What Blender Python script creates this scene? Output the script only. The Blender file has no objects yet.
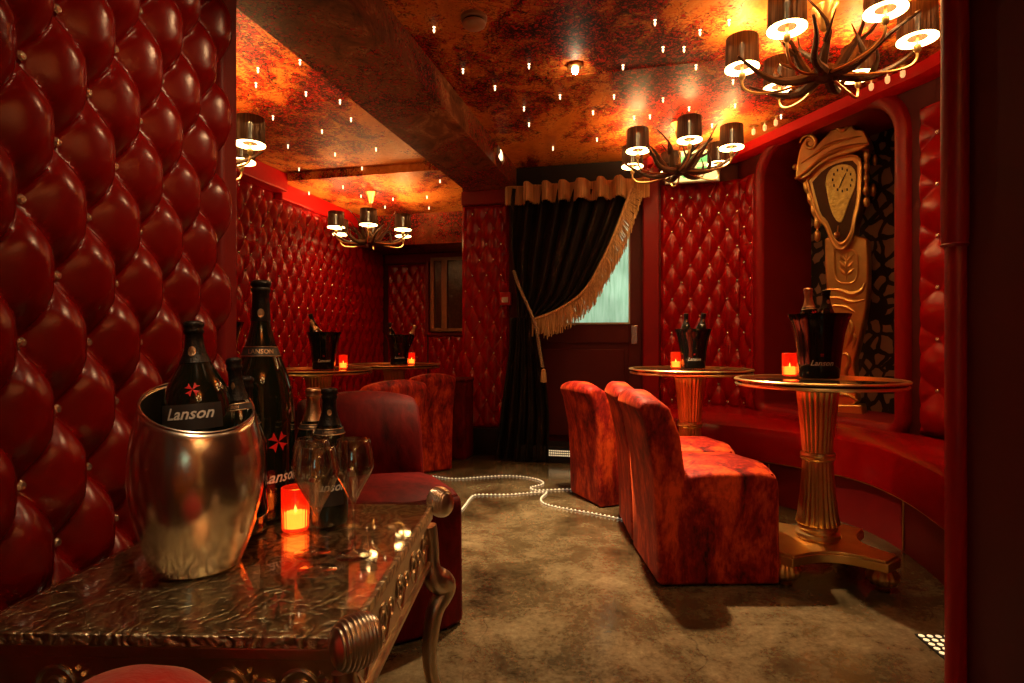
import bpy, math, random
import numpy as np
from mathutils import Vector, Matrix, Euler
random.seed(7)
PI = math.pi
C = bpy.context.scene.collection
CAMZ, F, CX, CY = 0.9, 580.0, 512.0, 341.5
CA, SA = math.cos(math.radians(13.8)), math.sin(math.radians(13.8))

def uv(u, v):            # room frame (u right, v along the corridor) -> world xy
    return (CA*u + SA*v, -SA*u + CA*v)
def at(px, py, Y):       # a measured point at depth Y
    return Vector(((px-CX)/F*Y, Y, CAMZ-(py-CY)/F*Y))
def onplane(px, py, P0, n):
    d = Vector(((px-CX)/F, 1.0, -(py-CY)/F)); o = Vector((0, 0, CAMZ))
    t = (Vector(P0)-o).dot(n)/d.dot(n)
    return o+d*t

# ---------------------------------------------------------------- mesh builder
class MB:
    def __init__(s): s.v = []; s.f = []; s.m = []
    def add(s, vs, fs, mi=0):
        b = len(s.v); s.v += [tuple(p) for p in vs]; s.f += [tuple(i+b for i in f) for f in fs]; s.m += [mi]*len(fs)
    def box(s, c, d, rz=0, mi=0, taper=1.0):
        hx, hy, hz = d[0]/2, d[1]/2, d[2]/2
        cs, sn = math.cos(rz), math.sin(rz); vs = []
        for z in (-1, 1):
            k = taper if z > 0 else 1
            for x, y in ((-1,-1),(1,-1),(1,1),(-1,1)):
                X, Y = x*hx*k, y*hy*k
                vs.append((c[0]+X*cs-Y*sn, c[1]+X*sn+Y*cs, c[2]+z*hz))
        s.add(vs, [(3,2,1,0),(4,5,6,7),(0,1,5,4),(1,2,6,5),(2,3,7,6),(3,0,4,7)], mi)
    def prism(s, poly, z0, z1, mi=0):
        n = len(poly)
        ar = sum(poly[i][0]*poly[(i+1)%n][1]-poly[(i+1)%n][0]*poly[i][1] for i in range(n))
        if ar < 0: poly = poly[::-1]
        vs = [(p[0], p[1], z0) for p in poly]+[(p[0], p[1], z1) for p in poly]
        s.add(vs, [tuple(range(n-1, -1, -1)), tuple(range(n, 2*n))]+[(i, (i+1)%n, n+(i+1)%n, n+i) for i in range(n)], mi)
    def slab(s, pts, n, d, mi=0):                  # outline in a plane, extruded along n by d
        n = Vector(n).normalized(); k = len(pts); P = [Vector(p) for p in pts]
        nn = Vector((0,0,0))
        for i in range(k): nn += P[i].cross(P[(i+1)%k])
        if nn.dot(n) < 0: P = P[::-1]
        vs = P+[p+n*d for p in P]
        s.add(vs, [tuple(range(k-1, -1, -1)), tuple(range(k, 2*k))]+[(i, (i+1)%k, k+(i+1)%k, k+i) for i in range(k)], mi)
    def lathe(s, prof, seg=32, c=(0,0,0), flute=0, amp=0.0, mi=0, fz=None):
        b = []
        for (r, z) in prof:
            for j in range(seg):
                a = 2*PI*j/seg; rr = r
                if flute and (fz is None or fz[0] <= z <= fz[1]): rr = r*(1-amp*abs(math.sin(flute*a/2))**.6+amp*.5) if False else r*(1+amp*(abs(math.sin(flute*a/2))-.6))
                b.append((c[0]+rr*math.cos(a), c[1]+rr*math.sin(a), c[2]+z))
        fs = [(i*seg+j, i*seg+(j+1)%seg, (i+1)*seg+(j+1)%seg, (i+1)*seg+j) for i in range(len(prof)-1) for j in range(seg)]
        s.add(b, fs, mi)
        if prof[0][0] > 1e-5: s.f.append(tuple(len(s.v)-len(b)+j for j in range(seg-1, -1, -1))); s.m.append(mi)
        if prof[-1][0] > 1e-5: s.f.append(tuple(len(s.v)-seg+j for j in range(seg))); s.m.append(mi)
    def openlathe(s, prof, seg=32, c=(0,0,0), a0=0, a1=2*PI, mi=0):
        full = abs(a1-a0-2*PI) < 1e-6; n = seg if full else seg+1; b = []
        for (r, z) in prof:
            for j in range(n):
                a = a0+(a1-a0)*j/seg; b.append((c[0]+r*math.cos(a), c[1]+r*math.sin(a), c[2]+z))
        fs = [(i*n+j, i*n+(j+1)%n, (i+1)*n+(j+1)%n, (i+1)*n+j) for i in range(len(prof)-1) for j in range(seg)]
        s.add(b, fs, mi)
    def tube(s, pts, rad, seg=8, mi=0, flat=1.0):
        P = [Vector(p) for p in pts]; n = len(P)
        if not hasattr(rad, '__len__'): rad = [rad]*n
        up = None; b = []
        for i in range(n):
            t = (P[min(i+1, n-1)]-P[max(i-1, 0)]).normalized()
            if up is None:
                up = Vector((0,0,1)) if abs(t.z) < .9 else Vector((1,0,0))
            x = t.cross(up).normalized(); y = x.cross(t).normalized(); up = y
            for j in range(seg):
                a = 2*PI*j/seg; b.append(P[i]+x*math.cos(a)*rad[i]+y*math.sin(a)*rad[i]*flat)
        fs = [(i*seg+j, i*seg+(j+1)%seg, (i+1)*seg+(j+1)%seg, (i+1)*seg+j) for i in range(n-1) for j in range(seg)]
        fs += [tuple(range(seg-1, -1, -1)), tuple(range((n-1)*seg, n*seg))]
        s.add(b, fs, mi)
    def sphere(s, c, r, seg=12, rings=8, sc=(1,1,1), mi=0):
        b = []; 
        for i in range(rings+1):
            th = PI*i/rings
            for j in range(seg):
                a = 2*PI*j/seg
                b.append((c[0]+r*sc[0]*math.sin(th)*math.cos(a), c[1]+r*sc[1]*math.sin(th)*math.sin(a), c[2]-r*sc[2]*math.cos(th)))
        s.add(b, [(i*seg+j, i*seg+(j+1)%seg, (i+1)*seg+(j+1)%seg, (i+1)*seg+j) for i in range(rings) for j in range(seg)], mi)
    def grid(s, fn, nu, nv, mi=0, closed=False):
        b = [fn(i/nu, j/nv) for i in range(nu+1) for j in range(nv+1)]
        s.add(b, [(i*(nv+1)+j, (i+1)*(nv+1)+j, (i+1)*(nv+1)+j+1, i*(nv+1)+j+1) for i in range(nu) for j in range(nv)], mi)
    def build(s, name, mats, parent=None, smooth=True, bevel=0, subsurf=0, ang=35, loc=None, thick=0):
        me = bpy.data.meshes.new(name); me.from_pydata(s.v, [], s.f); me.validate()
        if not isinstance(mats, (list, tuple)): mats = [mats]
        for m in mats: me.materials.append(m)
        if len(mats) > 1 and len(me.polygons) == len(s.m): me.polygons.foreach_set('material_index', s.m)
        o = bpy.data.objects.new(name, me); C.objects.link(o)
        if parent: o.parent = parent
        if loc: o.location = loc
        if thick:
            md = o.modifiers.new('thickness', 'SOLIDIFY'); md.thickness = thick
        if bevel:
            md = o.modifiers.new('bevel', 'BEVEL'); md.width = bevel; md.segments = 3; md.limit_method = 'ANGLE'; md.angle_limit = math.radians(40)
        if subsurf:
            md = o.modifiers.new('sub', 'SUBSURF'); md.levels = md.render_levels = subsurf
        if smooth:
            me.polygons.foreach_set('use_smooth', [True]*len(me.polygons))
            if not subsurf:
                try: me.set_sharp_from_angle(angle=math.radians(ang))
                except Exception: pass
        me.update()
        return o

def tag(o, label=None, cat=None, group=None, kind=None):
    if label: o['label'] = label
    if cat: o['category'] = cat
    if group: o['group'] = group
    if kind: o['kind'] = kind
    return o
def struct(o): o['kind'] = 'structure'; return o
def empty(name, loc, rz=0, rot=None):
    o = bpy.data.objects.new(name, None); C.objects.link(o); o.location = loc
    o.rotation_euler = rot if rot else (0, 0, rz); o.empty_display_size = .05; return o
KIDS = {}
def copy_tree(o, parent=None):
    c = o.copy(); C.objects.link(c); c.parent = parent
    for ch in list(o.children): copy_tree(ch, c)
    return c

# ---------------------------------------------------------------- materials
def newmat(name):
    m = bpy.data.materials.new(name); m.use_nodes = True; nt = m.node_tree
    return m, nt, nt.nodes['Principled BSDF'], nt.nodes, nt.links
def mat(name, col, rough=.5, metal=0, coat=0, emit=None, es=0, spec=.5, trans=0, ior=1.45, sheen=0, bump=None, var=None, alpha=1, coatr=.05):
    m, nt, b, N, L = newmat(name)
    b.inputs['Base Color'].default_value = (*col, 1); b.inputs['Roughness'].default_value = rough
    b.inputs['Metallic'].default_value = metal; b.inputs['Coat Weight'].default_value = coat; b.inputs['Coat Roughness'].default_value = coatr
    b.inputs['Specular IOR Level'].default_value = spec; b.inputs['Transmission Weight'].default_value = trans
    b.inputs['IOR'].default_value = ior; b.inputs['Sheen Weight'].default_value = sheen; b.inputs['Alpha'].default_value = alpha
    if emit: b.inputs['Emission Color'].default_value = (*emit, 1); b.inputs['Emission Strength'].default_value = es
    tc = N.new('ShaderNodeTexCoord')
    nz = N.new('ShaderNodeTexNoise'); L.new(tc.outputs['Object'], nz.inputs['Vector'])
    sc, amt = var if var else (30, .12)
    nz.inputs['Scale'].default_value = sc; nz.inputs['Detail'].default_value = 5
    mx = N.new('ShaderNodeMix'); mx.data_type = 'RGBA'
    mx.inputs[6].default_value = (*[c*(1-amt) for c in col], 1); mx.inputs[7].default_value = (*[min(1, c*(1+amt)) for c in col], 1)
    L.new(nz.outputs['Fac'], mx.inputs[0]); L.new(mx.outputs[2], b.inputs['Base Color'])
    if bump:
        n2 = N.new('ShaderNodeTexNoise'); n2.inputs['Scale'].default_value = bump[0]; n2.inputs['Detail'].default_value = 4
        L.new(tc.outputs['Object'], n2.inputs['Vector'])
        bp = N.new('ShaderNodeBump'); bp.inputs['Strength'].default_value = bump[1]; bp.inputs['Distance'].default_value = bump[2] if len(bump) > 2 else .01
        L.new(n2.outputs['Fac'], bp.inputs['Height']); L.new(bp.outputs[0], b.inputs['Normal'])
    return m
def ramp(N, stops):
    r = N.new('ShaderNodeValToRGB'); e = r.color_ramp.elements
    while len(e) > 1: e.remove(e[-1])
    e[0].position = stops[0][0]; e[0].color = (*stops[0][1], 1)
    for p, c in stops[1:]:
        x = e.new(p); x.color = (*c, 1)
    return r
def noise(N, L, vec, scale, detail=5, rough=.5, dist=0):
    n = N.new('ShaderNodeTexNoise'); n.inputs['Scale'].default_value = scale; n.inputs['Detail'].default_value = detail
    n.inputs['Roughness'].default_value = rough; n.inputs['Distortion'].default_value = dist; L.new(vec, n.inputs['Vector']); return n.outputs['Fac']
def mathn(N, L, op, a, b=None, clamp=False):
    m = N.new('ShaderNodeMath'); m.operation = op; m.use_clamp = clamp
    for i, x in enumerate((a, b)):
        if x is None: continue
        if isinstance(x, (int, float)): m.inputs[i].default_value = x
        else: L.new(x, m.inputs[i])
    return m.outputs[0]
def mixc(N, L, fac, a, b):
    m = N.new('ShaderNodeMix'); m.data_type = 'RGBA'
    if isinstance(fac, (int, float)): m.inputs[0].default_value = fac
    else: L.new(fac, m.inputs[0])
    for i, x in ((6, a), (7, b)):
        if isinstance(x, tuple): m.inputs[i].default_value = (*x, 1)
        else: L.new(x, m.inputs[i])
    return m.outputs[2]

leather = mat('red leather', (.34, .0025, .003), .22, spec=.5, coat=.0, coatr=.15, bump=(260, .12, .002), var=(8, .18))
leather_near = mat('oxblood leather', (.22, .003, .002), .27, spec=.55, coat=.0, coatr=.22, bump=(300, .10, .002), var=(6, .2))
redsmooth = mat('red padded vinyl', (.26, .002, .0025), .40, spec=.4, coat=.1, coatr=.3, bump=(40, .1, .004), var=(5, .15))
redlit = mat('lit red vinyl', (.50, .002, .003), .40, spec=.4, bump=(40, .1, .004))  # brighter copy of the padded vinyl: lamplight on the ledges put into colour
reddark = mat('dark red paint', (.075, .002, .0025), .55, var=(4, .2), bump=(60, .1, .003))
redpaint = mat('red paint', (.20, .003, .0035), .5, var=(4, .2), bump=(60, .1, .003))
blackpaint = mat('black paint', (.012, .009, .008), .5)
gem = mat('cut crystal', (.85, .75, .62), .12, metal=.85, bump=(600, .4, .002))
gold = mat('aged gold', (.90, .50, .16), .36, metal=1, bump=(30, .15, .01), var=(14, .3))
brass = mat('polished brass', (.95, .62, .26), .33, metal=1, var=(20, .15))
pewter = mat('embossed pewter', (.62, .52, .38), .32, metal=1, bump=(70, .2, .006), var=(25, .3))
silver = mat('hammered silver', (.90, .80, .64), .22, metal=1, bump=(30, .06, .01), var=(6, .1))
bottleglass = mat('dark bottle glass', (.006, .008, .004), .06, coat=.6, coatr=.03, spec=.7)
blackfoil = mat('black foil', (.02, .017, .015), .34, metal=.6, bump=(240, .5, .003))
goldfoil = mat('gold foil', (.62, .40, .22), .3, metal=1, bump=(240, .4, .003))
blacklabel = mat('black label', (.035, .028, .026), .4)
creamlabel = mat('cream label', (.62, .5, .3), .5)
crossred = mat('red emblem', (.75, .02, .02), .4)
white = mat('white print', (.8, .76, .68), .45)
blackplastic = mat('gloss black bucket', (.008, .008, .008), .12, coat=.5)
candleglass = mat('red votive glass', (1, .30, .10), .12, trans=.95, emit=(1, .012, .003), es=.22)  # candle glow put into the cup as a faint red emission
wax = mat('candle wax', (.95, .7, .4), .5, emit=(1, .42, .09), es=6)  # light of the flame in the wax set as emission
flame = mat('candle flame', (1, .8, .4), .5, emit=(1, .6, .2), es=60)
shadeinner = mat('lamp shade lining', (.85, .6, .3), .6)
diff = mat('glowing diffuser', (1, .85, .5), .5, emit=(1, .62, .22), es=16)
bulbm = mat('glowing bulb', (1, .9, .7), .5, emit=(1, .66, .28), es=9)
horn = mat('dark antler', (.06, .026, .012), .42, bump=(60, .5, .01), var=(20, .4))
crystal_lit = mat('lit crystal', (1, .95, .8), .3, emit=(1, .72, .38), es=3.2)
crystal = mat('clear crystal', (.9, .85, .75), .1, metal=.5)
glassm = None
velvetblack = None

def glassmat(name, col=(1, 1, 1), rough=0.0):
    m, nt, b, N, L = newmat(name)
    b.inputs['Base Color'].default_value = (*col, 1); b.inputs['Roughness'].default_value = rough
    b.inputs['Transmission Weight'].default_value = 1; b.inputs['IOR'].default_value = 1.45
    nz = N.new('ShaderNodeTexNoise'); nz.inputs['Scale'].default_value = 3
    r = ramp(N, [(0, tuple(c*.96 for c in col)), (1, col)]); L.new(nz.outputs['Fac'], r.inputs[0]); L.new(r.outputs[0], b.inputs['Base Color'])
    return m
glassm = glassmat('clear glass')

def make_velvet(name, dark, mid, bright, scale=9, stretch=(1, 1, .45), cov=.5):
    m, nt, b, N, L = newmat(name)
    tc = N.new('ShaderNodeTexCoord'); mp = N.new('ShaderNodeMapping'); mp.inputs['Scale'].default_value = stretch; L.new(tc.outputs['Object'], mp.inputs[0])
    n1 = noise(N, L, mp.outputs[0], scale, 8, .65, .6); n2 = noise(N, L, mp.outputs[0], scale*7, 5, .6, .4)
    s = mathn(N, L, 'ADD', mathn(N, L, 'MULTIPLY', n1, .72), mathn(N, L, 'MULTIPLY', n2, .28))
    r = ramp(N, [(cov-.14, dark), (cov-.02, mid), (cov+.12, bright)]); L.new(s, r.inputs[0])
    L.new(r.outputs[0], b.inputs['Base Color']); b.inputs['Roughness'].default_value = .62
    b.inputs['Specular IOR Level'].default_value = .25; b.inputs['Sheen Weight'].default_value = .35; b.inputs['Sheen Roughness'].default_value = .35; b.inputs['Sheen Tint'].default_value = (*[min(1, c*1.5+.02) for c in bright], 1)
    bp = N.new('ShaderNodeBump'); bp.inputs['Strength'].default_value = .35; bp.inputs['Distance'].default_value = .008
    L.new(s, bp.inputs['Height']); L.new(bp.outputs[0], b.inputs['Normal'])
    if 'deep' in name: b.inputs['Sheen Weight'].default_value = .0; b.inputs['Specular IOR Level'].default_value = .1
    return m
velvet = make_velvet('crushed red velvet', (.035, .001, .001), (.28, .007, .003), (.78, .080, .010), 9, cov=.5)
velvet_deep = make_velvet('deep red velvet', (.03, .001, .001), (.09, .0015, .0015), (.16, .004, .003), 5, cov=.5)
velvetblack = make_velvet('black crushed velvet', (.002, .0015, .0015), (.006, .004, .003), (.10, .060, .035), 11, cov=.58)

def fringe_mat():
    m, nt, b, N, L = newmat('gold fringe thread')
    tc = N.new('ShaderNodeTexCoord'); mp = N.new('ShaderNodeMapping'); mp.inputs['Scale'].default_value = (160, 160, 3); L.new(tc.outputs['Object'], mp.inputs[0])
    n = noise(N, L, mp.outputs[0], 1, 2)
    r = ramp(N, [(.3, (.34, .17, .055)), (.7, (.90, .58, .26))]); L.new(n, r.inputs[0]); L.new(r.outputs[0], b.inputs['Base Color'])
    b.inputs['Roughness'].default_value = .55
    bp = N.new('ShaderNodeBump'); bp.inputs['Strength'].default_value = .6; bp.inputs['Distance'].default_value = .004; L.new(n, bp.inputs['Height']); L.new(bp.outputs[0], b.inputs['Normal'])
    return m
fringe = fringe_mat()

def shade_mat():
    m, nt, b, N, L = newmat('brown string lamp shade')
    tc = N.new('ShaderNodeTexCoord'); mp = N.new('ShaderNodeMapping'); mp.inputs['Scale'].default_value = (190, 190, 2); L.new(tc.outputs['Object'], mp.inputs[0])
    n = noise(N, L, mp.outputs[0], 1, 2)
    r = ramp(N, [(.3, (.02, .010, .005)), (.75, (.12, .065, .03))]); L.new(n, r.inputs[0]); L.new(r.outputs[0], b.inputs['Base Color']); b.inputs['Roughness'].default_value = .7
    tr = N.new('ShaderNodeBsdfTransparent'); mx = N.new('ShaderNodeMixShader')
    al = ramp(N, [(.50, (.01, .01, .01)), (.62, (.07, .07, .07))]); L.new(n, al.inputs[0]); L.new(al.outputs[0], mx.inputs[0])
    L.new(b.outputs[0], mx.inputs[1]); L.new(tr.outputs[0], mx.inputs[2]); L.new(mx.outputs[0], N['Material Output'].inputs[0])
    return m
shadem = shade_mat()

def ceil_mat(name, dark=False):
    """orange parchment paper blotched with dark red damask flock"""
    m, nt, b, N, L = newmat(name)
    tc = N.new('ShaderNodeTexCoord'); V = tc.outputs['Object']
    mp = N.new('ShaderNodeMapping'); mp.inputs['Location'].default_value = (5.3, 2.2, 0) if not dark else (1.4, .6, 0); mp.inputs['Rotation'].default_value = (0, 0, .5); mp.inputs['Scale'].default_value = (1, .6, 1); L.new(V, mp.inputs[0])
    big = noise(N, L, mp.outputs[0], 1.25, 7, .55, .7)
    med = noise(N, L, mp.outputs[0], 6, 8, .7, 1.2)
    vo = N.new('ShaderNodeTexVoronoi'); vo.feature = 'DISTANCE_TO_EDGE'; vo.inputs['Scale'].default_value = 26; 
    nzc = N.new('ShaderNodeTexNoise'); nzc.inputs['Scale'].default_value = 18; L.new(V, nzc.inputs['Vector'])
    va = N.new('ShaderNodeVectorMath'); va.operation = 'MULTIPLY_ADD'; L.new(nzc.outputs['Color'], va.inputs[0]); va.inputs[1].default_value = (.07, .07, .07); L.new(V, va.inputs[2])
    L.new(va.outputs[0], vo.inputs['Vector'])
    fine = noise(N, L, V, 42, 4, .65, 1.5)
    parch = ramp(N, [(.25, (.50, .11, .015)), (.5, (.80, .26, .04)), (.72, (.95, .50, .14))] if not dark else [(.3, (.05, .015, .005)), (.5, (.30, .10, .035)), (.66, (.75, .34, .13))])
    L.new(med, parch.inputs[0])
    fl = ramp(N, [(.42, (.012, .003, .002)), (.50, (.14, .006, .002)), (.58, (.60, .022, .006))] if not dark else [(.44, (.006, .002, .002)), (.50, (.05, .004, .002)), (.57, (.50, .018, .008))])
    L.new(fine, fl.inputs[0])
    ln = ramp(N, [(.03, (.0, .0, .0)), (.09, (1, 1, 1))]); L.new(vo.outputs['Distance'], ln.inputs[0])
    fl2 = mixc(N, L, ln.outputs[0], (.03, .006, .004), fl.outputs[0])
    s = mathn(N, L, 'ADD', mathn(N, L, 'MULTIPLY', big, 1.0), mathn(N, L, 'MULTIPLY', mathn(N, L, 'SUBTRACT', med, .5), .55))
    s = mathn(N, L, 'ADD', s, mathn(N, L, 'MULTIPLY', mathn(N, L, 'SUBTRACT', fine, .5), .5))
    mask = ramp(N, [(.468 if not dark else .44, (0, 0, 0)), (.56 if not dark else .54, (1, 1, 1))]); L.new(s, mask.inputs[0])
    col = mixc(N, L, mask.outputs[0], parch.outputs[0], fl2)
    L.new(col, b.inputs['Base Color']); b.inputs['Roughness'].default_value = .55; b.inputs['Specular IOR Level'].default_value = .15
    bp = N.new('ShaderNodeBump'); bp.inputs['Strength'].default_value = .3; bp.inputs['Distance'].default_value = .006; L.new(s, bp.inputs['Height']); L.new(bp.outputs[0], b.inputs['Normal'])
    return m
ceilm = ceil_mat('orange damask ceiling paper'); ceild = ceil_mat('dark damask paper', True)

def floor_mat():
    m, nt, b, N, L = newmat('worn concrete floor')
    tc = N.new('ShaderNodeTexCoord'); V = tc.outputs['Object']
    n1 = noise(N, L, V, 2.6, 12, .72, .3); n2 = noise(N, L, V, 55, 8, .75, .2)
    s = mathn(N, L, 'ADD', mathn(N, L, 'MULTIPLY', n1, .75), mathn(N, L, 'MULTIPLY', n2, .25))
    r = ramp(N, [(.37, (.018, .012, .006)), (.48, (.085, .060, .030)), (.56, (.16, .122, .068)), (.66, (.27, .215, .125))]); L.new(s, r.inputs[0])
    # cracks
    vo = N.new('ShaderNodeTexVoronoi'); vo.feature = 'DISTANCE_TO_EDGE'; vo.inputs['Scale'].default_value = 1.1
    nc = N.new('ShaderNodeTexNoise'); nc.inputs['Scale'].default_value = 3; L.new(V, nc.inputs['Vector'])
    va = N.new('ShaderNodeVectorMath'); va.operation = 'MULTIPLY_ADD'; L.new(nc.outputs['Color'], va.inputs[0]); va.inputs[1].default_value = (.35, .35, .35); L.new(V, va.inputs[2]); L.new(va.outputs[0], vo.inputs['Vector'])
    cr = ramp(N, [(.0, (.5, .5, .5)), (.004, (1, 1, 1))]); L.new(vo.outputs['Distance'], cr.inputs[0])
    mul = N.new('ShaderNodeMix'); mul.data_type = 'RGBA'; mul.blend_type = 'MULTIPLY'; mul.inputs[0].default_value = .6
    L.new(r.outputs[0], mul.inputs[6]); L.new(cr.outputs[0], mul.inputs[7]); L.new(mul.outputs[2], b.inputs['Base Color'])
    rr = N.new('ShaderNodeMapRange'); rr.inputs[1].default_value = .35; rr.inputs[2].default_value = .65; rr.inputs[3].default_value = .09; rr.inputs[4].default_value = .24
    L.new(n2, rr.inputs[0]); L.new(rr.outputs[0], b.inputs['Roughness']); b.inputs['Specular IOR Level'].default_value = .9
    bp = N.new('ShaderNodeBump'); bp.inputs['Strength'].default_value = .22; bp.inputs['Distance'].default_value = .004; L.new(s, bp.inputs['Height']); L.new(bp.outputs[0], b.inputs['Normal'])
    return m
floorm = floor_mat()

def lace_mat():
    m, nt, b, N, L = newmat('black floral lace on taupe')
    tc = N.new('ShaderNodeTexCoord'); V = tc.outputs['Object']
    nc = N.new('ShaderNodeTexNoise'); nc.inputs['Scale'].default_value = 6; L.new(V, nc.inputs['Vector'])
    va = N.new('ShaderNodeVectorMath'); va.operation = 'MULTIPLY_ADD'; L.new(nc.outputs['Color'], va.inputs[0]); va.inputs[1].default_value = (.10, .10, .10); L.new(V, va.inputs[2])
    vo = N.new('ShaderNodeTexVoronoi'); vo.feature = 'DISTANCE_TO_EDGE'; vo.inputs['Scale'].default_value = 12; L.new(va.outputs[0], vo.inputs['Vector'])
    n = noise(N, L, V, 5, 3)
    thr = mathn(N, L, 'SUBTRACT', vo.outputs['Distance'], mathn(N, L, 'MULTIPLY', n, .28))
    r = ramp(N, [(.0, (.005, .004, .003)), (.012, (.24, .14, .09))]); L.new(mathn(N, L, 'ADD', thr, 0.0), r.inputs[0])
    L.new(r.outputs[0], b.inputs['Base Color']); b.inputs['Roughness'].default_value = .55
    return m
lace = lace_mat()

def emboss_mat():
    m, nt, b, N, L = newmat('embossed silver leaf tabletop')
    tc = N.new('ShaderNodeTexCoord'); V = tc.outputs['Object']
    w = N.new('ShaderNodeTexWave'); w.inputs['Scale'].default_value = 9; w.inputs['Distortion'].default_value = 22; w.inputs['Detail'].default_value = 3; w.inputs['Detail Scale'].default_value = 1.6; L.new(V, w.inputs['Vector'])
    n = noise(N, L, V, 45, 5, .6, 2.5)
    h = mathn(N, L, 'ADD', mathn(N, L, 'MULTIPLY', w.outputs['Fac'], .6), mathn(N, L, 'MULTIPLY', n, .6))
    r = ramp(N, [(.3, (.42, .34, .22)), (.62, (.72, .60, .40)), (.85, (.9, .78, .5))]); L.new(h, r.inputs[0]); L.new(r.outputs[0], b.inputs['Base Color'])
    b.inputs['Metallic'].default_value = 1; b.inputs['Roughness'].default_value = .36
    bp = N.new('ShaderNodeBump'); bp.inputs['Strength'].default_value = .8; bp.inputs['Distance'].default_value = .006; L.new(h, bp.inputs['Height']); L.new(bp.outputs[0], b.inputs['Normal'])
    return m
emboss = emboss_mat()

# ---------------------------------------------------------------- text helper
def text_geo(body, size, shear=0.0, width=1.0):
    cu = bpy.data.curves.new('lettering', 'FONT'); cu.body = body; cu.size = size; cu.shear = shear
    cu.align_x = 'CENTER'; cu.align_y = 'CENTER'; cu.resolution_u = 2; cu.offset = size*.018
    o = bpy.data.objects.new('lettering', cu); C.objects.link(o)
    dg = bpy.context.evaluated_depsgraph_get(); me = bpy.data.meshes.new_from_object(o.evaluated_get(dg))
    V = [(v.co.x*width, v.co.y) for v in me.vertices]; Fs = [tuple(p.vertices) for p in me.polygons]
    C.objects.unlink(o); bpy.data.objects.remove(o); bpy.data.curves.remove(cu); bpy.data.meshes.remove(me)
    return V, Fs
def wrap_add(mb, V, Fs, R, ang, z, off=.0012, Rfun=None):
    out = []
    for x, y in V:
        r = (Rfun(z+y) if Rfun else R)+off; a = ang+x/r
        out.append((r*math.cos(a), r*math.sin(a), z+y))
    mb.add(out, Fs)
CROSS = []
for k in range(4):
    a = k*PI/2
    for (r, da) in ((.12, -.5), (1.0, -.42), (.78, 0), (1.0, .42)):
        CROSS.append((r*math.cos(a+da), r*math.sin(a+da)))
def cross_geo(size, rot=PI/4):
    V = [(0, 0)]; Fs = []
    for k in range(4):
        a = k*PI/2+rot; b = len(V)
        for (r, da) in ((1.0, -.40), (.74, 0), (1.0, .40)):
            V.append((size*r*math.cos(a+da), size*r*math.sin(a+da)))
        Fs += [(0, b, b+1), (0, b+1, b+2)]
    return V, Fs
LOGO = text_geo('Lanson', 1.0, .35)
LOGOCAP = text_geo('LANSON', 1.0, 0)
def scaled(g, s): return [(x*s, y*s) for x, y in g[0]], g[1]

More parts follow.
